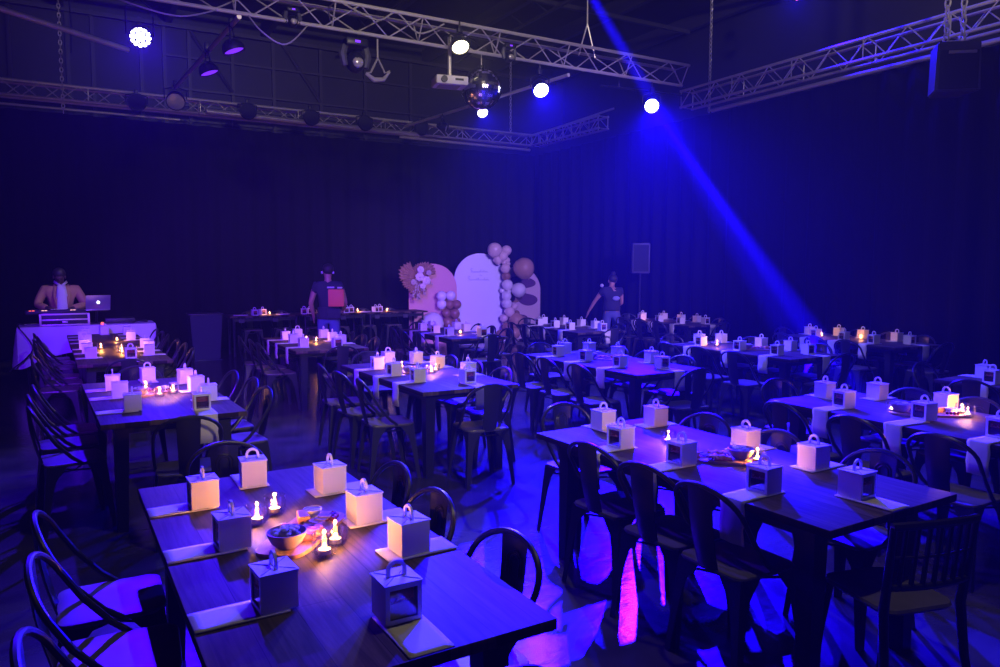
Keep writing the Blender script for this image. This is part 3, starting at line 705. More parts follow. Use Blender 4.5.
par_can((6.40, 13.3, 4.45), (7.3, 12.5, 4.0), 'small unlit lamp under the long pipe left of the mirror ball', 'lens_off', .09, .18, .2, top=4.72)
par_can((10.2, 8.3, 6.05), (6, 3, 2), 'small magenta-blue lamp high at the top right', 'lens_pink', .05, .12, .3, top=6.9)
for i, (x, z) in enumerate(((1.2, 4.88), (3.25, 4.93), (4.55, 4.93), (5.75, 4.93), (7.1, 4.95))):
    par_can((x, 16.02, z), (x+.2, 9, z+.8), 'unlit round lamp on the back truss, %s from the left' % ('first', 'second', 'third', 'fourth', 'fifth')[i], 'grille', .17, .2, .25)
# moving heads on the front truss
def moving_head(loc, label, s=1.0):
    t = thing('moving_head', label, 'stage light', loc)
    MB().box((0, 0, .0), (.30*s, .22*s, .10*s), bev=.02).build('base_box', 'blackmetal', t)
    for sx in (-1, 1):
        MB().tube([(sx*.14*s, 0, -.04*s), (sx*.17*s, 0, -.15*s), (sx*.14*s, 0, -.30*s)], [.045*s, .055*s, .04*s], 8).build('yoke_arm', 'speaker', t)
    hd = MB().ball((0, 0, -.24*s), .125*s, 18, 12, (1, 1.15, 1.1)).build('lamp_head', 'blackmetal', t)
    MB().ball((0, -.11*s, -.26*s), .075*s, 16, 8, (1, .5, 1)).build('head_lens', 'lens_off', hd)
    MB().box((0, -.115*s, .0), (.07*s, .01, .03*s)).build('status_display', 'lens_violet', t)
moving_head((3.35, 9.7, 4.68), 'black moving-head lamp hanging under the front truss at left')
moving_head((5.7, 9.7, 4.98), 'small black fixture inside the front truss right of the work light', .6)
moving_head((2.55, 9.75, 4.98), 'small pale-faced fixture inside the front truss at left', .55)
# bracket / hook right of the moving head
t = thing('hanging_bracket', 'grey forked bracket hanging right of the moving-head lamp', 'bracket', (3.68, 9.75, 4.35))
MB().tube([(0, 0, .45), (0, 0, .2)], .012, 6).build('hanger', 'alu', t)
MB().tube([(0, 0, .2), (-.10, 0, .0), (-.16, 0, -.02)], .014, 6).tube([(0, 0, .2), (.10, 0, .02), (.17, 0, .05)], .014, 6).build('fork', 'palecable', t)
MB().tube([(-.17, 0, -.02), (-.05, 0, -.09), (.08, 0, -.07), (.17, 0, .04)], [.02, .035, .03, .015], 8).build('foot_plate', 'palecable', t)

# mirror ball
t = thing('mirror_ball', 'large mirror ball hanging under the front truss', 'mirror ball', (5.32, 9.85, 4.36))
m = MB(); nb, mb = 40, 22; r = .30
prof = [(r*math.sin(PI*i/mb) if 0 < i < mb else 0, -r*math.cos(PI*i/mb)) for i in range(mb+1)]
m.lathe(prof, nb); o = m.build('mirror_tiles', 'mirror', t, smooth=False)
MB().cyl((0, 0, r-.01), (0, 0, r+.03), .05).build('top_cap', 'blackmetal', t)
MB().cyl((0, 0, r+.03), (0, 0, r+.2), .006).build('hanging_wire', 'alu', t)
MB().box((0, 0, r+.24), (.14, .10, .10), bev=.01).build('motor', 'blackmetal', t)
# projector
t = thing('projector', 'white projector hanging on a pole left of the mirror ball', 'projector', (4.75, 9.74, 4.36), R(-12))
MB().box((0, 0, 0), (.46, .34, .12), bev=.015).build('projector_body', 'projector', t)
MB().cyl((-.12, -.165, 0), (-.12, -.20, 0), .045, 20).build('lens_barrel', 'blackmetal', t)
MB().box((.1, -.172, .01), (.12, .005, .03)).build('connector_panel', 'blackmetal', t)
MB().box((-.02, 0, -.063), (.30, .22, .008)).build('vent_plate', 'palecable', t)
m = MB().cyl((0, 0, .06), (0, 0, .62), .028, 12); m.box((0, 0, .075), (.16, .12, .02)); m.build('mounting_pole', 'alu', t)
# big hanging speaker
t = thing('hanging_speaker', 'big black speaker hanging on chains at upper right', 'speaker', (9.35, 5.32, 4.14), R(-38)); t.scale = (.78, .78, .8)
def tapered(w0, w1, d0, d1, h):
    V = [(-w0/2, -d0/2, -h/2), (w0/2, -d0/2, -h/2), (w0*.36, d0/2, -h/2), (-w0*.36, d0/2, -h/2), (-w1/2, -d1/2, h/2), (w1/2, -d1/2, h/2), (w1*.36, d1/2, h/2), (-w1*.36, d1/2, h/2)]
    m = MB()._add(V, [(0,3,2,1),(4,5,6,7),(0,1,5,4),(1,2,6,5),(2,3,7,6),(3,0,4,7)]); bmesh.ops.bevel(m.bm, geom=m.bm.edges[:], offset=.02, segments=2, affect='EDGES'); return m
tapered(.66, .62, .5, .5, .72).build('speaker_cabinet', 'speaker', t)
MB().box((0, -.252, -.05), (.56, .01, .56), bev=.003).build('speaker_grille', 'grille', t)
MB().box((.04, -.262, .20), (.40, .02, .045), bev=.008).build('handle_slot', 'palecable', t)
MB().tube([(-.12, 0, .36), (-.1, 0, .42), (.1, 0, .42), (.12, 0, .36)], .016, 8).build('fly_bar', 'alu', t)
# far speaker on a stand
t = thing('speaker_on_stand', 'slim black speaker on a pole before the right drape', 'speaker', (10.18, 11.95, 0), R(-35))
MB().box((0, 0, 1.95), (.36, .32, .62), bev=.02).build('speaker_cabinet', 'speaker', t)
MB().box((0, -.163, 1.95), (.30, .008, .54)).build('speaker_grille', 'grille', t)
MB().cyl((0, 0, .1), (0, 0, 1.66), .018).build('stand_pole', 'blackmetal', t)
for a in (90, 210, 330): MB().tube([(0, 0, .75), (.42*math.cos(R(a)), .42*math.sin(R(a)), .0)], .012, 6).build('leg', 'blackmetal', t)

# ------------------------------------------------------------------ backdrop arches
def arch_panel(name, w_, h_, m_, label, loc, rz, th=.03):
    n = 24; r_ = w_/2; pts = [(-r_, 0)] + [(r_*math.cos(PI-PI*i/n), h_-r_+r_*math.sin(PI*i/n)) for i in range(n+1)] + [(r_, 0)]
    mm = Matrix.Rotation(R(90), 4, 'X')
    t = thing(name, label, 'backdrop panel', loc, rz)
    MB().prism([(x, z) for x, z in pts], -th/2, th/2, mm).build('board', m_, t, smooth=False)
    for sx in (-1, 1): MB().box((sx*w_*.32, .16, .012), (.04, .36, .024)).build('foot', 'blackmetal', t, smooth=False)
    MB().tube([(0, .02, h_*.6), (0, .33, .02)], .012, 6).build('rear_brace', 'blackmetal', t)
    return t
AY0 = 15.55
RZ = R(-14)
arch_panel('arched_panel', 1.12, 1.84, 'panel_pink', 'dusty pink arched panel, left of the three backdrop arches', (7.19, AY0+.12, 0), RZ)
ca = arch_panel('arched_panel', 1.26, 2.09, 'panel_white', 'tall white arched panel with faint script, centre of the backdrop', (8.36, AY0, 0), RZ, .04)
ra = arch_panel('arched_panel', 1.15, 1.78, 'panel_blush', 'blush arched panel painted with dark patches, right of the white arch', (9.50, AY0+.15, 0), RZ)
def script(m, x0, z0, s, seed, n, sc):
    rr = random.Random(seed); pts = [(x0, s, z0)]
    x = x0
    for i in range(n):
        h = sc*rr.choice((.5, .5, .55, 1.2)); 
        pts += [(x+.012, s, z0+h), (x+.004, s, z0+h*1.02), (x+.012, s, z0), (x+.03, s, z0+.006)]; x += rr.uniform(.030, .042)
    m.tube(pts, .0045, 5)
m = MB()
m.tube([(-.18, -.024, 1.72), (-.21, -.024, 1.74), (-.235, -.024, 1.71), (-.19, -.024, 1.67), (-.23, -.024, 1.64)], .006, 5); script(m, -.18, 1.645, -.024, 2, 10, .05)
m.tube([(-.02, -.024, 1.57), (.0, -.024, 1.59), (.02, -.024, 1.56), (.04, -.024, 1.57)], .005, 5)
m.tube([(-.24, -.024, 1.53), (-.27, -.024, 1.55), (-.30, -.024, 1.52), (-.25, -.024, 1.48), (-.29, -.024, 1.45)], .006, 5); script(m, -.24, 1.455, -.024, 5, 13, .05)
m.build('script_lettering', 'script', ca)
def blob_patch(parent, cx, cz, rx, rz_, m_, a=0, seed=1):
    rr = random.Random(seed); o = []
    for i in range(28):
        t_ = 2*PI*i/28; k = 1+.10*math.sin(2*t_+seed)+.06*math.sin(3*t_); x, z = rx*k*math.cos(t_), rz_*k*math.sin(t_)
        o.append((cx+x*math.cos(a)-z*math.sin(a), cz+x*math.sin(a)+z*math.cos(a)))
    MB().prism(o, .015, .018, Matrix.Rotation(R(90), 4, 'X')).build('painted_patch', m_, parent, smooth=False)
blob_patch(ra, .12, 1.40, .30, .15, 'blob_plum', -.2, 1)
blob_patch(ra, .22, .98, .26, .16, 'blob_plum', -.15, 2)
blob_patch(ra, -.12, 1.05, .22, .14, 'blob_brown', -.1, 3)
blob_patch(ra, .0, .45, .28, .15, 'blob_plum', .2, 4)
# balloons
def make_balloon(m_):
    t = thing('balloon', '', 'balloon')
    MB().lathe([(0, -1.02), (.05, -1.0), (.35, -.92), (.62, -.75), (.85, -.45), (.97, -.08), (1, .15), (.93, .45), (.75, .72), (.45, .92), (.2, .99), (0, 1.0)], 24).build('balloon_skin', m_, t)
    MB().lathe([(0, -1.0), (.05, -1.03), (.03, -1.06), (.09, -1.12), (0, -1.12)], 10).build('knot', m_, t)
    return t
BM = {c: Once(make_balloon('balloon_'+c)) for c in ('cream', 'white', 'tan', 'brown')}
def depth_at(u, v, y): pass
# (x, z, r, colour, y offset) on the plane of the panels
BL = [(8.72, 2.16, .175, 'cream'), (9.02, 2.15, .125, 'cream'), (8.93, 2.02, .12, 'cream'), (8.83, 1.93, .11, 'cream'), (9.07, 1.93, .07, 'cream'), (8.99, 1.88, .065, 'cream'), (9.10, 1.84, .06, 'cream'),
 (9.00, 1.73, .12, 'cream'), (9.36, 1.73, .255, 'tan'), (9.03, 1.55, .11, 'brown'), (9.04, 1.34, .135, 'white'), (9.28, 1.22, .175, 'white'), (8.96, 1.21, .07, 'white'), (9.09, 1.19, .08, 'white'), (9.02, 1.08, .12, 'white'),
 (9.04, .90, .125, 'white'), (9.24, .83, .08, 'cream'), (9.09, .70, .13, 'cream'), (9.30, .66, .08, 'brown'), (9.22, .50, .185, 'tan'), (9.44, .52, .08, 'brown'), (8.98, .55, .10, 'cream'), (9.43, .40, .09, 'tan'), (9.02, .33, .13, 'brown'), (8.90, .15, .14, 'brown'), (9.2, .2, .15, 'tan'),
 (7.28, 1.10, .12, 'white'), (7.50, 1.10, .12, 'white'), (7.29, .91, .115, 'white'), (7.47, .90, .11, 'brown'), (7.64, .90, .11, 'brown'), (7.40, .70, .11, 'brown'), (7.58, .69, .12, 'brown'), (7.43, .49, .13, 'brown'), (7.62, .50, .11, 'brown'), (7.58, .30, .13, 'white'), (7.02, .47, .27, 'white'), (7.35, .25, .13, 'brown')]
BW = {'cream': 'cream', 'white': 'pearly white', 'tan': 'tan', 'brown': 'mocha brown'}
side_n = {}
ordn = ['first', 'second', 'third', 'fourth', 'fifth', 'sixth', 'seventh', 'eighth', 'ninth', 'tenth', 'eleventh', 'twelfth']
for i, (x, z, r_, c) in enumerate(BL):
    left = x < 8
    key = (left, c); side_n[key] = side_n.get(key, 0)+1
    xx = x+(.02 if left else -.13)
    yy = (AY0+.12+(xx-7.19)*math.tan(RZ) if left else AY0+(xx-8.36)*math.tan(RZ)) - .04 - r_*1.08 - (.015*((i*7) % 3))
    if (x, z) == (7.02, .47): lb = 'huge pearly white balloon low before the pink arch'
    elif (x, z) == (9.36, 1.73): lb = 'huge tan balloon high on the right garland'
    else: lb = '%s balloon, %s from the top of its colour in the %s garland' % (BW[c], ordn[side_n[key]-1], 'left' if left else 'right')
    k = 1/(.5+.5)
    o = BM[c].place((xx, yy, z), i*.7, lb, 'balloons of the backdrop garlands'); o.scale = (r_, r_, r_)
    o.rotation_euler = (R(20*math.sin(i)), R(25*math.cos(i*2)), i*.7)
# dried palm and flower arrangement
fl = thing('dried_flower_spray', 'dried palm fans and pale blooms on the top left of pink arch', 'flower arrangement', (6.72, 15.38, 1.50), RZ); fl.scale = (1.15, 1.15, 1.15)
def palm(ang, L, tilt, off=.06):
    m = MB(); n = 7; V = [(0, 0, off)]
    for i in range(2*n+1):
        a = R(-38+76*i/(2*n)); k = L*(1 if i % 2 == 0 else .90)*(1-.22*abs(a)); V.append((k*math.sin(a), (-.018 if i % 2 else .018), off+k*math.cos(a)))
    m._add(V, [(0, i, i+1) for i in range(1, 2*n+1)])
    m.tube([(0, 0, -.05), (0, 0, off+.02)], .006, 5)
    o = m.build('palm_fan', 'palm', fl, smooth=False); o.rotation_euler = (R(tilt), R(ang), 0); md = o.modifiers.new('t', 'SOLIDIFY'); md.thickness = .004; return o
for a, L, ti in ((-62, .40, 12), (-105, .30, 5), (8, .27, 10), (42, .34, 8), (-25, .22, 10), (175, .26, 12), (-150, .28, 8)): palm(a, L, ti)
def bloom(x, z, r_, m_='flower'):
    b_ = MB()
    for ring, n in ((1, 7), (.6, 5)):
        for j in range(n):
            a = 2*PI*j/n+ring; b_.ball((r_*.55*ring*math.cos(a), -.05-.02*(1-ring), r_*.55*ring*math.sin(a)), r_*.45, 8, 6, (1, .4, 1))
    b_.ball((0, -.07, 0), r_*.3, 8, 6); b_.build('bloom', m_, fl, loc=(x, -.03, z))
for x, z, r_, m_ in ((0, .04, .09, 'flower'), (.13, -.03, .085, 'flower'), (.02, .18, .07, 'flower'), (-.12, -.06, .06, 'pampas'), (.18, .12, .055, 'pampas'), (.06, -.14, .06, 'flower')): bloom(x, z, r_, m_)
rr = random.Random(9)
for sx, sz, n in ((.24, -.10, 9), (-.02, -.40, 12), (.1, -.30, 10), (-.14, -.34, 9)):
    b_ = MB(); b_.tube([(0, 0, 0), (sx*.5, -.04, sz*.45), (sx, -.05, sz)], .004, 5)
    for j in range(n*3):
        t_ = rr.uniform(.35, 1); b_.ball((sx*t_+rr.uniform(-.035, .035), -.04+rr.uniform(-.03, .03), sz*t_+rr.uniform(-.03, .03)), rr.uniform(.010, .022), 6, 5)
    b_.build('pampas_sprig', 'pampas', fl)

# ------------------------------------------------------------------ back serving tables
MX0, MX1, MY, MZ = 2.6, 6.78, 15.05, .80
for i in range(3):
    x0 = MX0+i*1.395; W_ = 1.39
    t = thing('trestle_table', 'dark trestle table in the back row, ' + ('left one beside the acrylic stand', 'middle one behind the walking man', 'right one ending before the pink arch')[i], 'table', (x0, MY, 0), 0, 'trestle tables along the back')
    MB().box((W_/2, .35, MZ-.0165), (W_, .70, .033), bev=.004).build('tabletop', 'table', t)
    for x in (.09, W_-.09):
        for y in (.08, .62): MB().tube([(x, y, 0), (x, y, MZ-.03)], .022, 8).build('leg', 'blackmetal', t)
    MB().box((W_/2, .08, MZ-.08), (W_-.18, .03, .06)).build('table_frame', 'blackmetal', t, smooth=False)
    for xx in (.35, 1.0): MB().box((xx-.12, .055, MZ-.10), (.10, .02, .07)).build('bracket', 'batten', t, smooth=False)
for i, x in enumerate((3.10, 3.28, 4.08, 4.24, 4.98, 5.12, 5.62, 5.76)):
    p = (x, MY+.16+.12*(i % 2), MZ)
    boxes.place(p, R(rnd.uniform(-25, 25)), 'white favour box on the back row, %s from the left' % ordn[i], 'favour boxes on the back tables')
for i, x in enumerate((3.40, 4.38, 5.24, 5.90)): vot.place((x, MY+.2, MZ), 0, 'glass votive candle on the back row, %s from the left' % ordn[i], 'candles on the back tables')
for i, x in enumerate((2.85, 3.68, 4.6, 5.4)):
    o = MB().prism([(.14*math.cos(a), .10*math.sin(a)) for a in [2*PI*j/20 for j in range(20)]], 0, .012).build('serving_plate', 'bowl_white', loc=(x, MY+.25, MZ)); tag(o, 'pale serving plate on the back row, %s from the left' % ordn[i], 'plate', 'plates on the back tables')
    for j in range(5):
        oo = PP['cracker'].place((x-.09+.045*j, MY+.25+.02*math.sin(j*2), MZ+.012), j*.5, 'cracker on the back row, %s on the %s plate' % (ordn[j], ordn[i]), 'crackers on the %s back plate' % ordn[i])
for i in range(6): 
    x = 3.2+i*.62
    chairs.place((x, MY+.95, 0), R(180), 'black metal chair behind the back row, %s from the left' % ordn[i], 'chairs behind the back tables')
# acrylic plinth
t = thing('acrylic_stand', 'tapered dark acrylic stand left of the back tables', 'stand', (2.13, 14.95, 0))
m = MB(); V = []
for z, hx, hy in ((0.02, .235, .18), (.86, .285, .22)): V += [(-hx, -hy, z), (hx, -hy, z), (hx, hy, z), (-hx, hy, z)]
m._add(V, [(0,3,2,1),(4,5,6,7),(0,1,5,4),(1,2,6,5),(2,3,7,6),(3,0,4,7)]); bmesh.ops.bevel(m.bm, geom=m.bm.edges[:], offset=.015, segments=2, affect='EDGES'); m.build('stand_body', 'acrylic', t)
MB().box((0, 0, .875), (.60, .47, .02), bev=.004).build('top_plate', 'batten', t)
MB().box((0, 0, .012), (.52, .42, .024), bev=.004).build('base_plate', 'acrylic', t)

# ------------------------------------------------------------------ DJ table
DX, DY, DZ = -.74, 12.80, .86
def cloth():
    x0, x1, y0, y1, z = DX, 1.10, DY, DY+.75, DZ+.008
    m = MB(); loop = []; N = 96; per = 2*(x1-x0)+2*(y1-y0)
    def pt(s):
        s %= per; a, b_ = x1-x0, y1-y0
        if s < a: return x0+s, y0, 0, -1
        s -= a
        if s < b_: return x1, y0+s, 1, 0
        s -= b_
        if s < a: return x1-s, y1, 0, 1
        s -= a; return x0, y1-s, -1, 0
    rings = []
    for lev in range(8):
        ring = []
        for i in range(N):
            s = per*i/N; x, y, nx, ny = pt(s); t_ = lev/7
            drop = .40+.20*(math.exp(-((s-0)/.25)**2)+math.exp(-((s-per)/.25)**2)+math.exp(-((s-(x1-x0))/.25)**2))+.03*math.sin(s*5)
            off = (.012+.075*t_*abs(math.sin(s*8.2+1)))*(1 if lev else 0)
            ring.append(m.bm.verts.new((x+nx*off, y+ny*off, z-drop*t_)))
        rings.append(ring)
    for A, B in zip(rings, rings[1:]):
        for i in range(N): m.bm.faces.new((A[i], A[(i+1) % N], B[(i+1) % N], B[i]))
    m.bm.faces.new(rings[0])
    o = m.build('tablecloth', 'velvetwhite'); return tag(o, 'white cloth draped over the disc jockey table', 'tablecloth')
cloth()
t = thing('folding_table', 'long folding table under the white cloth at far left', 'table', (DX, DY, 0))
MB().box((.92, .375, DZ-.02), (1.82, .73, .04)).build('tabletop', 'blackmetal', t, smooth=False)
for x in (.12, 1.72):
    for y in (.1, .65): MB().tube([(x, y, 0), (x, y, DZ-.04)], .018, 8).build('leg', 'blackmetal', t)
# controller in a flight case
t = thing('flight_case', 'black flight case with silver edges under the mixing deck', 'case', (-.13, DY+.10, DZ+.01), R(4))
MB().box((.0, .2, .09), (.64, .40, .17), bev=.008).build('case_body', 'flight', t)
for z in (.012, .09, .172): MB().box((0, -.004, z), (.65, .012, .022), bev=.003).build('edge_strip', 'alu', t)
for sx in (-1, 1): MB().box((sx*.315, -.004, .09), (.03, .014, .18), bev=.003).build('corner_bracket', 'alu', t)
MB().box((0, -.012, .055), (.07, .01, .03), bev=.003).build('latch', 'alu', t)
t = thing('mixing_deck', 'black disc jockey controller with small glowing pads on the flight case', 'mixer', (-.25, DY+.32, DZ+.185), R(4))
MB().box((0, 0, .025), (.78, .36, .05), bev=.008).build('deck_body', 'flight', t)
for x in (-.24, .24):
    MB().lathe([(0, .062), (.09, .062), (.095, .05), (.1, .045)], 24, (x, .02, 0)).build('jog_wheel', 'speaker', t)
for i, (x, mm) in enumerate(((-.33, 'ledred'), (-.29, 'ledred'), (-.17, 'ledwarm'), (-.13, 'ledwarm'), (.2, 'ledwarm'), (.24, 'ledwarm'))): MB().box((x, -.13, .053), (.03, .03, .006)).build('lit_pad', mm, t)
for i in range(6): MB().cyl((-.05+.02*i, .08, .05), (-.05+.02*i, .08, .068), .006, 8).build('knob', 'alu', t)
# laptop on a stand
t = thing('laptop', 'silver laptop with a glowing logo on a raised stand beside the deck', 'laptop', (.30, DY+.38, DZ+.22), R(188))
MB().box((0, 0, .008), (.34, .24, .016), bev=.004).build('keyboard_half', 'laptop', t)
lm = Matrix.Translation((0, .12, .016)) @ Matrix.Rotation(R(-18), 4, 'X')
MB().box((0, 0, .115), (.34, .008, .23), mtx=lm, bev=.003).build('screen_half', 'laptop', t)
m = MB(); m.ball((0, .0052, .115), .022, 14, 8, (1, .08, 1)); m.ball((.006, .0052, .142), .008, 8, 6, (.5, .1, 1))
o = m.build('glowing_logo', 'logo', t); o.matrix_basis = lm
t = thing('laptop_stand', 'black laptop stand on the white-clothed table', 'stand', (.30, DY+.38, DZ+.01), R(8))
MB().box((0, 0, .006), (.26, .22, .012)).build('base_plate', 'blackmetal', t)
MB().tube([(0, .08, .01), (0, .02, .12), (0, .0, .20)], .018, 8).build('stand_arm', 'blackmetal', t)
MB().box((0, 0, .203), (.28, .22, .012)).build('tray', 'blackmetal', t)
o = MB().box((0, 0, .04), (.42, .26, .08), bev=.012).build('gear_bag', 'flight', loc=(.62, DY+.45, DZ+.008)); tag(o, 'low black bag lying right of the laptop', 'bag')
cable([(.75, DY+.3, DZ+.02), (.95, DY+.22, DZ+.05), (1.0, DY+.4, DZ+.02), (.85, DY+.5, DZ+.03)], .010, 'black cable coiled near the right end of the white cloth', 'cable')
cable([(-.66, DY+.25, DZ+.03), (-.72, DY-.03, DZ+.03), (-.55, DY-.11, .55), (-.85, DY-.15, .25)], .010, 'black cable running down the left corner of the white cloth', 'cable')
o = MB().ball((0, 0, .02), .022, 10, 8).build('indicator_lamp', 'ledred', loc=(.36, DY+.02, DZ+.01)); tag(o, 'tiny red light on the front edge of the white cloth', 'light')

# ------------------------------------------------------------------ people
def skinned(name, V, E, Rr, m, parent, sub=2, extra=None):
    me = bpy.data.meshes.new(name); me.from_pydata(V, E, []); o = bpy.data.objects.new(name, me); COL.objects.link(o)
    md = o.modifiers.new('skin', 'SKIN'); md.use_smooth_shade = True
    for i, r_ in enumerate(Rr): 
        r_ = r_ if isinstance(r_, tuple) else (r_, r_)
        me.skin_vertices[0].data[i].radius = r_
    me.skin_vertices[0].data[0].use_root = True
    s = o.modifiers.new('sub', 'SUBSURF'); s.levels = sub; s.render_levels = sub
    dg = bpy.context.evaluated_depsgraph_get(); dg.update(); ev = o.evaluated_get(dg); nm = bpy.data.meshes.new_from_object(ev)
    o.modifiers.clear(); o.data = nm
    if extra:
        b_ = MB(); b_.bm.from_mesh(nm); extra(b_); b_.bm.to_mesh(nm); b_.bm.free()
    nm.materials.clear(); nm.materials.append(MT[m]); nm.polygons.foreach_set('use_smooth', [True]*len(nm.polygons))
    if parent: o.parent = parent
    return o
def person(label, loc, rz, J, skin, cloth_top, cloth_leg, sleeve, hair, build=1.0, headdir=(0, 1, 0)):
    """J: joints dict in local coordinates, facing +y. keys pelvis, chest, neck, head, sh/el/wr/ha L R, hip/kn/an/toe L R"""
    t = thing('person', label, 'person', loc, rz)
    V, E, Rr, ix = [], [], [], {}
    def v(k, p, r_, par=None):
        ix[k] = len(V); V.append(tuple(p)); Rr.append(r_)
        if par: E.append((ix[par], ix[k]))
    lerp = lambda a, b_, k: tuple(a[i]+(b_[i]-a[i])*k for i in range(3))
    b_ = build
    v('pelvis', J['pelvis'], (.135*b_, .105*b_)); v('waist', lerp(J['pelvis'], J['chest'], .45), (.125*b_, .095*b_), 'pelvis'); v('chest', J['chest'], (.145*b_, .105*b_), 'waist')
    v('nb', lerp(J['chest'], J['neck'], .7), (.085, .07), 'chest'); v('neck', J['neck'], .052, 'nb')
    hd = J['head']; v('jaw', lerp(J['neck'], hd, .55), (.062, .07), 'neck'); v('head', hd, (.078, .092), 'jaw'); v('crown', lerp(J['neck'], hd, 1.45), (.062, .075), 'head')
    for s in 'LR':
        v('sh'+s, J['sh'+s], .062*b_, 'chest'); v('um'+s, lerp(J['sh'+s], J['el'+s], .5), .050*b_, 'sh'+s); v('el'+s, J['el'+s], .040*b_, 'um'+s)
        v('fm'+s, lerp(J['el'+s], J['wr'+s], .4), .038*b_, 'el'+s); v('wr'+s, J['wr'+s], .026*b_, 'fm'+s)
        wr, ha = Vector(J['wr'+s]), Vector(J['ha'+s]); d = (ha-wr).normalized(); sd = d.cross(Vector((0, 0, 1))); sd = sd.normalized() if sd.length > .1 else Vector((1, 0, 0))
        if abs(d.z) > .8: sd = Vector((0, 1, 0))
        v('pm'+s, wr+d*.05, (.034, .018), 'wr'+s)
        for fi, (off, L) in enumerate(((-.028, .068), (-.010, .078), (.009, .074), (.027, .058))):
            k0 = wr+d*.085+sd*off; dn = Vector((0, 0, -.3)) if abs(d.z) < .8 else Vector((0, 0, 0)); dd = (d+dn*.6).normalized()
            v('f%d%s' % (fi, s), k0, .0095, 'pm'+s); v('g%d%s' % (fi, s), k0+(d+dn*.3).normalized()*L*.5, .0085, 'f%d%s' % (fi, s)); v('h%d%s' % (fi, s), k0+(d+dn*.3).normalized()*L*.5+dd*L*.5, .0072, 'g%d%s' % (fi, s))
        ts = -1 if s == 'R' else 1
        v('t0'+s, wr+d*.035+sd*.030*ts, .011, 'pm'+s); v('t1'+s, wr+d*.075+sd*.05*ts, .009, 't0'+s)
        v('hip'+s, J['hip'+s], .090*b_, 'pelvis'); v('th'+s, lerp(J['hip'+s], J['kn'+s], .5), .075*b_, 'hip'+s); v('kn'+s, J['kn'+s], .054*b_, 'th'+s)
        v('ca'+s, lerp(J['kn'+s], J['an'+s], .35), .054*b_, 'kn'+s); v('an'+s, J['an'+s], .034*b_, 'ca'+s); v('toe'+s, J['toe'+s], (.040, .026), 'an'+s)
    H = Vector(hd); fd = Vector(headdir).normalized(); sd = fd.cross(Vector((0, 0, 1))).normalized()
    def ex(m):
        m.ball(H+fd*.098+Vector((0, 0, -.012)), .014, 8, 6, (.8, 1, 1.4))
        for q in (-1, 1): m.ball(H+sd*.080*q+Vector((0, 0, -.01)), .024, 8, 6, (.45, 1, 1.3))
        m.ball(H+fd*.086+Vector((0, 0, -.055)), .018, 8, 6, (1.4, .5, .4))
    skinned('body', V, E, Rr, skin, t, 1, ex)
    eb = MB()
    for q in (-1, 1): eb.ball(H+fd*.088+sd*.032*q+Vector((0, 0, .012)), .010, 8, 6)
    eb.build('eyes', 'hair', t)
    def seg(name, chain, m, grow, parent=None):
        VV, EE, RR = [], [], []; last = {}
        for ci, ch in enumerate(chain):
            for i, (k, kk) in enumerate(ch):
                if k in last: pi = last[k]
                else:
                    p = V[ix[k]]; r_ = Rr[ix[k]]; r_ = r_ if isinstance(r_, tuple) else (r_, r_); last[k] = pi = len(VV); VV.append(p); RR.append((r_[0]*kk+grow, r_[1]*kk+grow))
                if i and (prev, pi) not in EE: EE.append((prev, pi))
                prev = pi
        return skinned(name, VV, EE, RR, m, t, 1)
    top = [[('pelvis', 1.14), ('waist', 1.08), ('chest', 1.04), ('nb', 1.0)]]
    for s in 'LR': top.append([('chest', 1.04), ('sh'+s, 1.08), ('um'+s, 1.08)] + ([('el'+s, 1.1), ('fm'+s, 1.1), ('wr'+s, 1.25)] if sleeve == 'long' else []))
    seg('jacket' if sleeve == 'long' else 't_shirt', top, cloth_top, .014)
    legs = [[('waist', .92), ('pelvis', 1.06), ('hip'+s, 1.05), ('th'+s, 1.05), ('kn'+s, 1.1), ('ca'+s, 1.1), ('an'+s, 1.35)] for s in 'LR']
    seg('trousers', legs, cloth_leg, .012)
    if sleeve != 'long': MB().lathe([(0, .93), (.150*b_, .93), (.166*b_, .95), (.165*b_, 1.0), (.150*b_, 1.12), (0, 1.12)], 20, mtx=Matrix.Diagonal((1.08, .86, 1, 1))).build('shirt_hem', cloth_top, t)
    for s in 'LR': 
        a, b2 = Vector(J['an'+s]), Vector(J['toe'+s]); dv = (b2-a); dv.z = 0; dv = dv.normalized()
        MB().ball(Vector((a.x, a.y, .045))+dv*.06, .05, 12, 8, (1, 1, .85), ).ball(Vector((b2.x, b2.y, .035))+dv*.02, .048, 12, 8, (1, 1.1, .7)).box(((a.x+b2.x)/2, (a.y+b2.y)/2, .03), (.08, .12, .05), bev=.015).build('shoe', 'blackmetal', t)
    if hair:
        m = MB(); m.ball(H+Vector((0, 0, .035))-fd*.018, .098, 16, 10, (.93, 1.02, .95))
        if hair == 'bun': m.ball(H+Vector((0, 0, .135))-fd*.03, .045, 12, 8)
        m.build('hair', 'hair', t)
    return t, V, ix
def base_pose(h=1.75):
    k = h/1.75
    J = dict(pelvis=(0, 0, .98), chest=(0, .01, 1.32), neck=(0, .01, 1.50), head=(0, .03, 1.635))
    for s, q in (('L', -1), ('R', 1)):
        J['sh'+s] = (q*.19, 0, 1.42); J['el'+s] = (q*.24, -.02, 1.14); J['wr'+s] = (q*.25, .05, .90); J['ha'+s] = (q*.25, .08, .80)
        J['hip'+s] = (q*.09, 0, .90); J['kn'+s] = (q*.10, .02, .50); J['an'+s] = (q*.10, -.01, .09); J['toe'+s] = (q*.12, .13, .035)
    return J
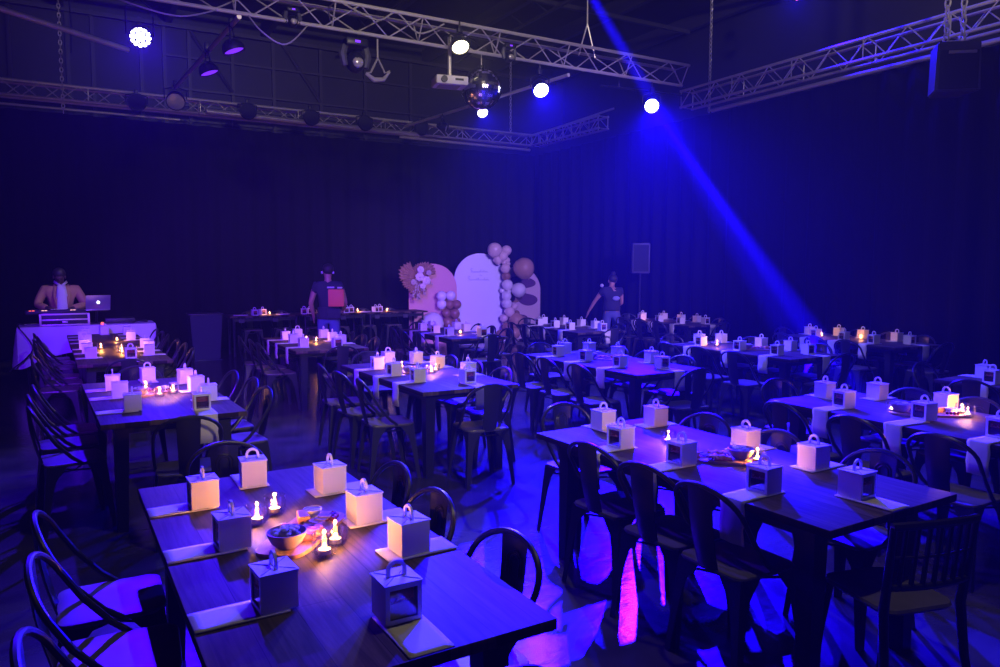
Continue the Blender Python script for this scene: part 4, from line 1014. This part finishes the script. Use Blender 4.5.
# disc jockey: behind the table, facing the camera, looking down, hands on the deck
J = base_pose()
J.update(neck=(0, .06, 1.49), head=(.02, .13, 1.60), chest=(0, .03, 1.31))
J.update(shL=(-.225, .02, 1.385), elL=(-.33, .10, 1.14), wrL=(-.12, .33, 1.11), haL=(-.10, .42, 1.10), shR=(.225, .02, 1.385), elR=(.34, .08, 1.15), wrR=(.22, .31, 1.12), haR=(.18, .40, 1.11))
dj, V, ix = person('disc jockey in a tan blazer and white shirt bending over the mixing deck', (-.18, DY+.98, 0), R(180+6), J, 'skin_dark', 'blazer', 'flight', 'long', 'short', 1.12, (.05, .8, -.55))
m = MB(); rows = []
for i in range(7):
    t_ = i/6; z = 1.02+.44*t_; hw = .075+.015*math.sin(PI*t_)-.02*t_; rows.append([(x, .172 + .03*math.cos(x/hw*1.2)-(.03*t_) + (.03*t_**2 if t_ < .9 else -.01), z) for x in [-hw+2*hw*j/4 for j in range(5)]])
m._add([v for r_ in rows for v in r_], [(i*5+j, i*5+j+1, (i+1)*5+j+1, (i+1)*5+j) for i in range(6) for j in range(4)])
for q in (-1, 1): m._add([(q*.015, .16, 1.44), (q*.10, .06, 1.50), (q*.085, .05, 1.535), (q*.01, .15, 1.475)], [(0, 1, 2, 3)])
o = m.build('shirt_front', 'shirt', dj); md = o.modifiers.new('t', 'SOLIDIFY'); md.thickness = .02
m = MB()
for q in (-1, 1): m._add([(q*.075, .178, 1.02), (q*.13, .16, 1.30), (q*.10, .11, 1.48), (q*.055, .165, 1.40), (q*.070, .188, 1.22)], [(0, 1, 2, 3, 4)])
o = m.build('lapel', 'blazer', dj); md = o.modifiers.new('t', 'SOLIDIFY'); md.thickness = .012
# man walking away
J = base_pose()
J.update(elL=(-.27, .0, 1.15), wrL=(-.24, .14, .95), haL=(-.24, .2, .87), elR=(.27, -.06, 1.16), wrR=(.22, .10, 1.02), haR=(.14, .14, 1.0), knL=(-.10, .10, .51), anL=(-.10, -.03, .10), toeL=(-.11, .11, .04), knR=(.11, -.02, .49), anR=(.11, -.18, .10), toeR=(.12, -.04, .035))
J = {k: (x, y, z*1.03) for k, (x, y, z) in J.items()}
wm, V, ix = person('person in dark t-shirt and blue jeans walking away with a red-orange panel', (3.50, 11.6, 0), R(-20), J, 'skin', 'tee', 'jeans', 'short', 'short', 1.0, (-.35, 1, 0))
MB().box((.13, -.165, 1.27), (.24, .03, .27), bev=.01).build('red_panel', 'redcase', wm)
MB().box((.05, -.15, 1.435), (.11, .012, .025), bev=.004).box((.19, -.15, 1.43), (.08, .012, .025), bev=.004).build('shoulder_print', 'shirt', wm)
MB().box((.09, -.16, 1.02), (.22, .06, .16), bev=.02).build('waist_pouch', 'tee', wm)
for q in (-1, 1): MB().box((q*.088, .0, 1.665), (.03, .04, .04), bev=.01).build('ear_pad', 'shirt', wm)
# woman leaning to the table
J = base_pose()
J.update(neck=(.0, .04, 1.47), head=(.02, .08, 1.585), shL=(-.17, .02, 1.39), elL=(-.32, .08, 1.16), wrL=(-.42, .14, .96), haL=(-.45, .17, .88), shR=(.17, 0, 1.39), elR=(.20, .05, 1.13), wrR=(.12, .22, 1.05), haR=(.06, .28, 1.03))
J = {k: (x, y, z*.95) for k, (x, y, z) in J.items()}
wo, V, ix = person('person with a hair bun, dark t-shirt and blue jeans reaching down to a table', (8.98, 11.35, 0), R(-28), J, 'skin', 'tee', 'jeans', 'short', 'bun', .92, (-.3, 1, -.1))
MB().ball((.06, -.125, 1.17), .055, 12, 8, (1.3, .25, .8)).build('back_print', 'print', wo)
MB().ball((-.20, -.02, 1.41), .035, 10, 8, (1, 1, 1)).build('shoulder_badge', 'shirt', wo)
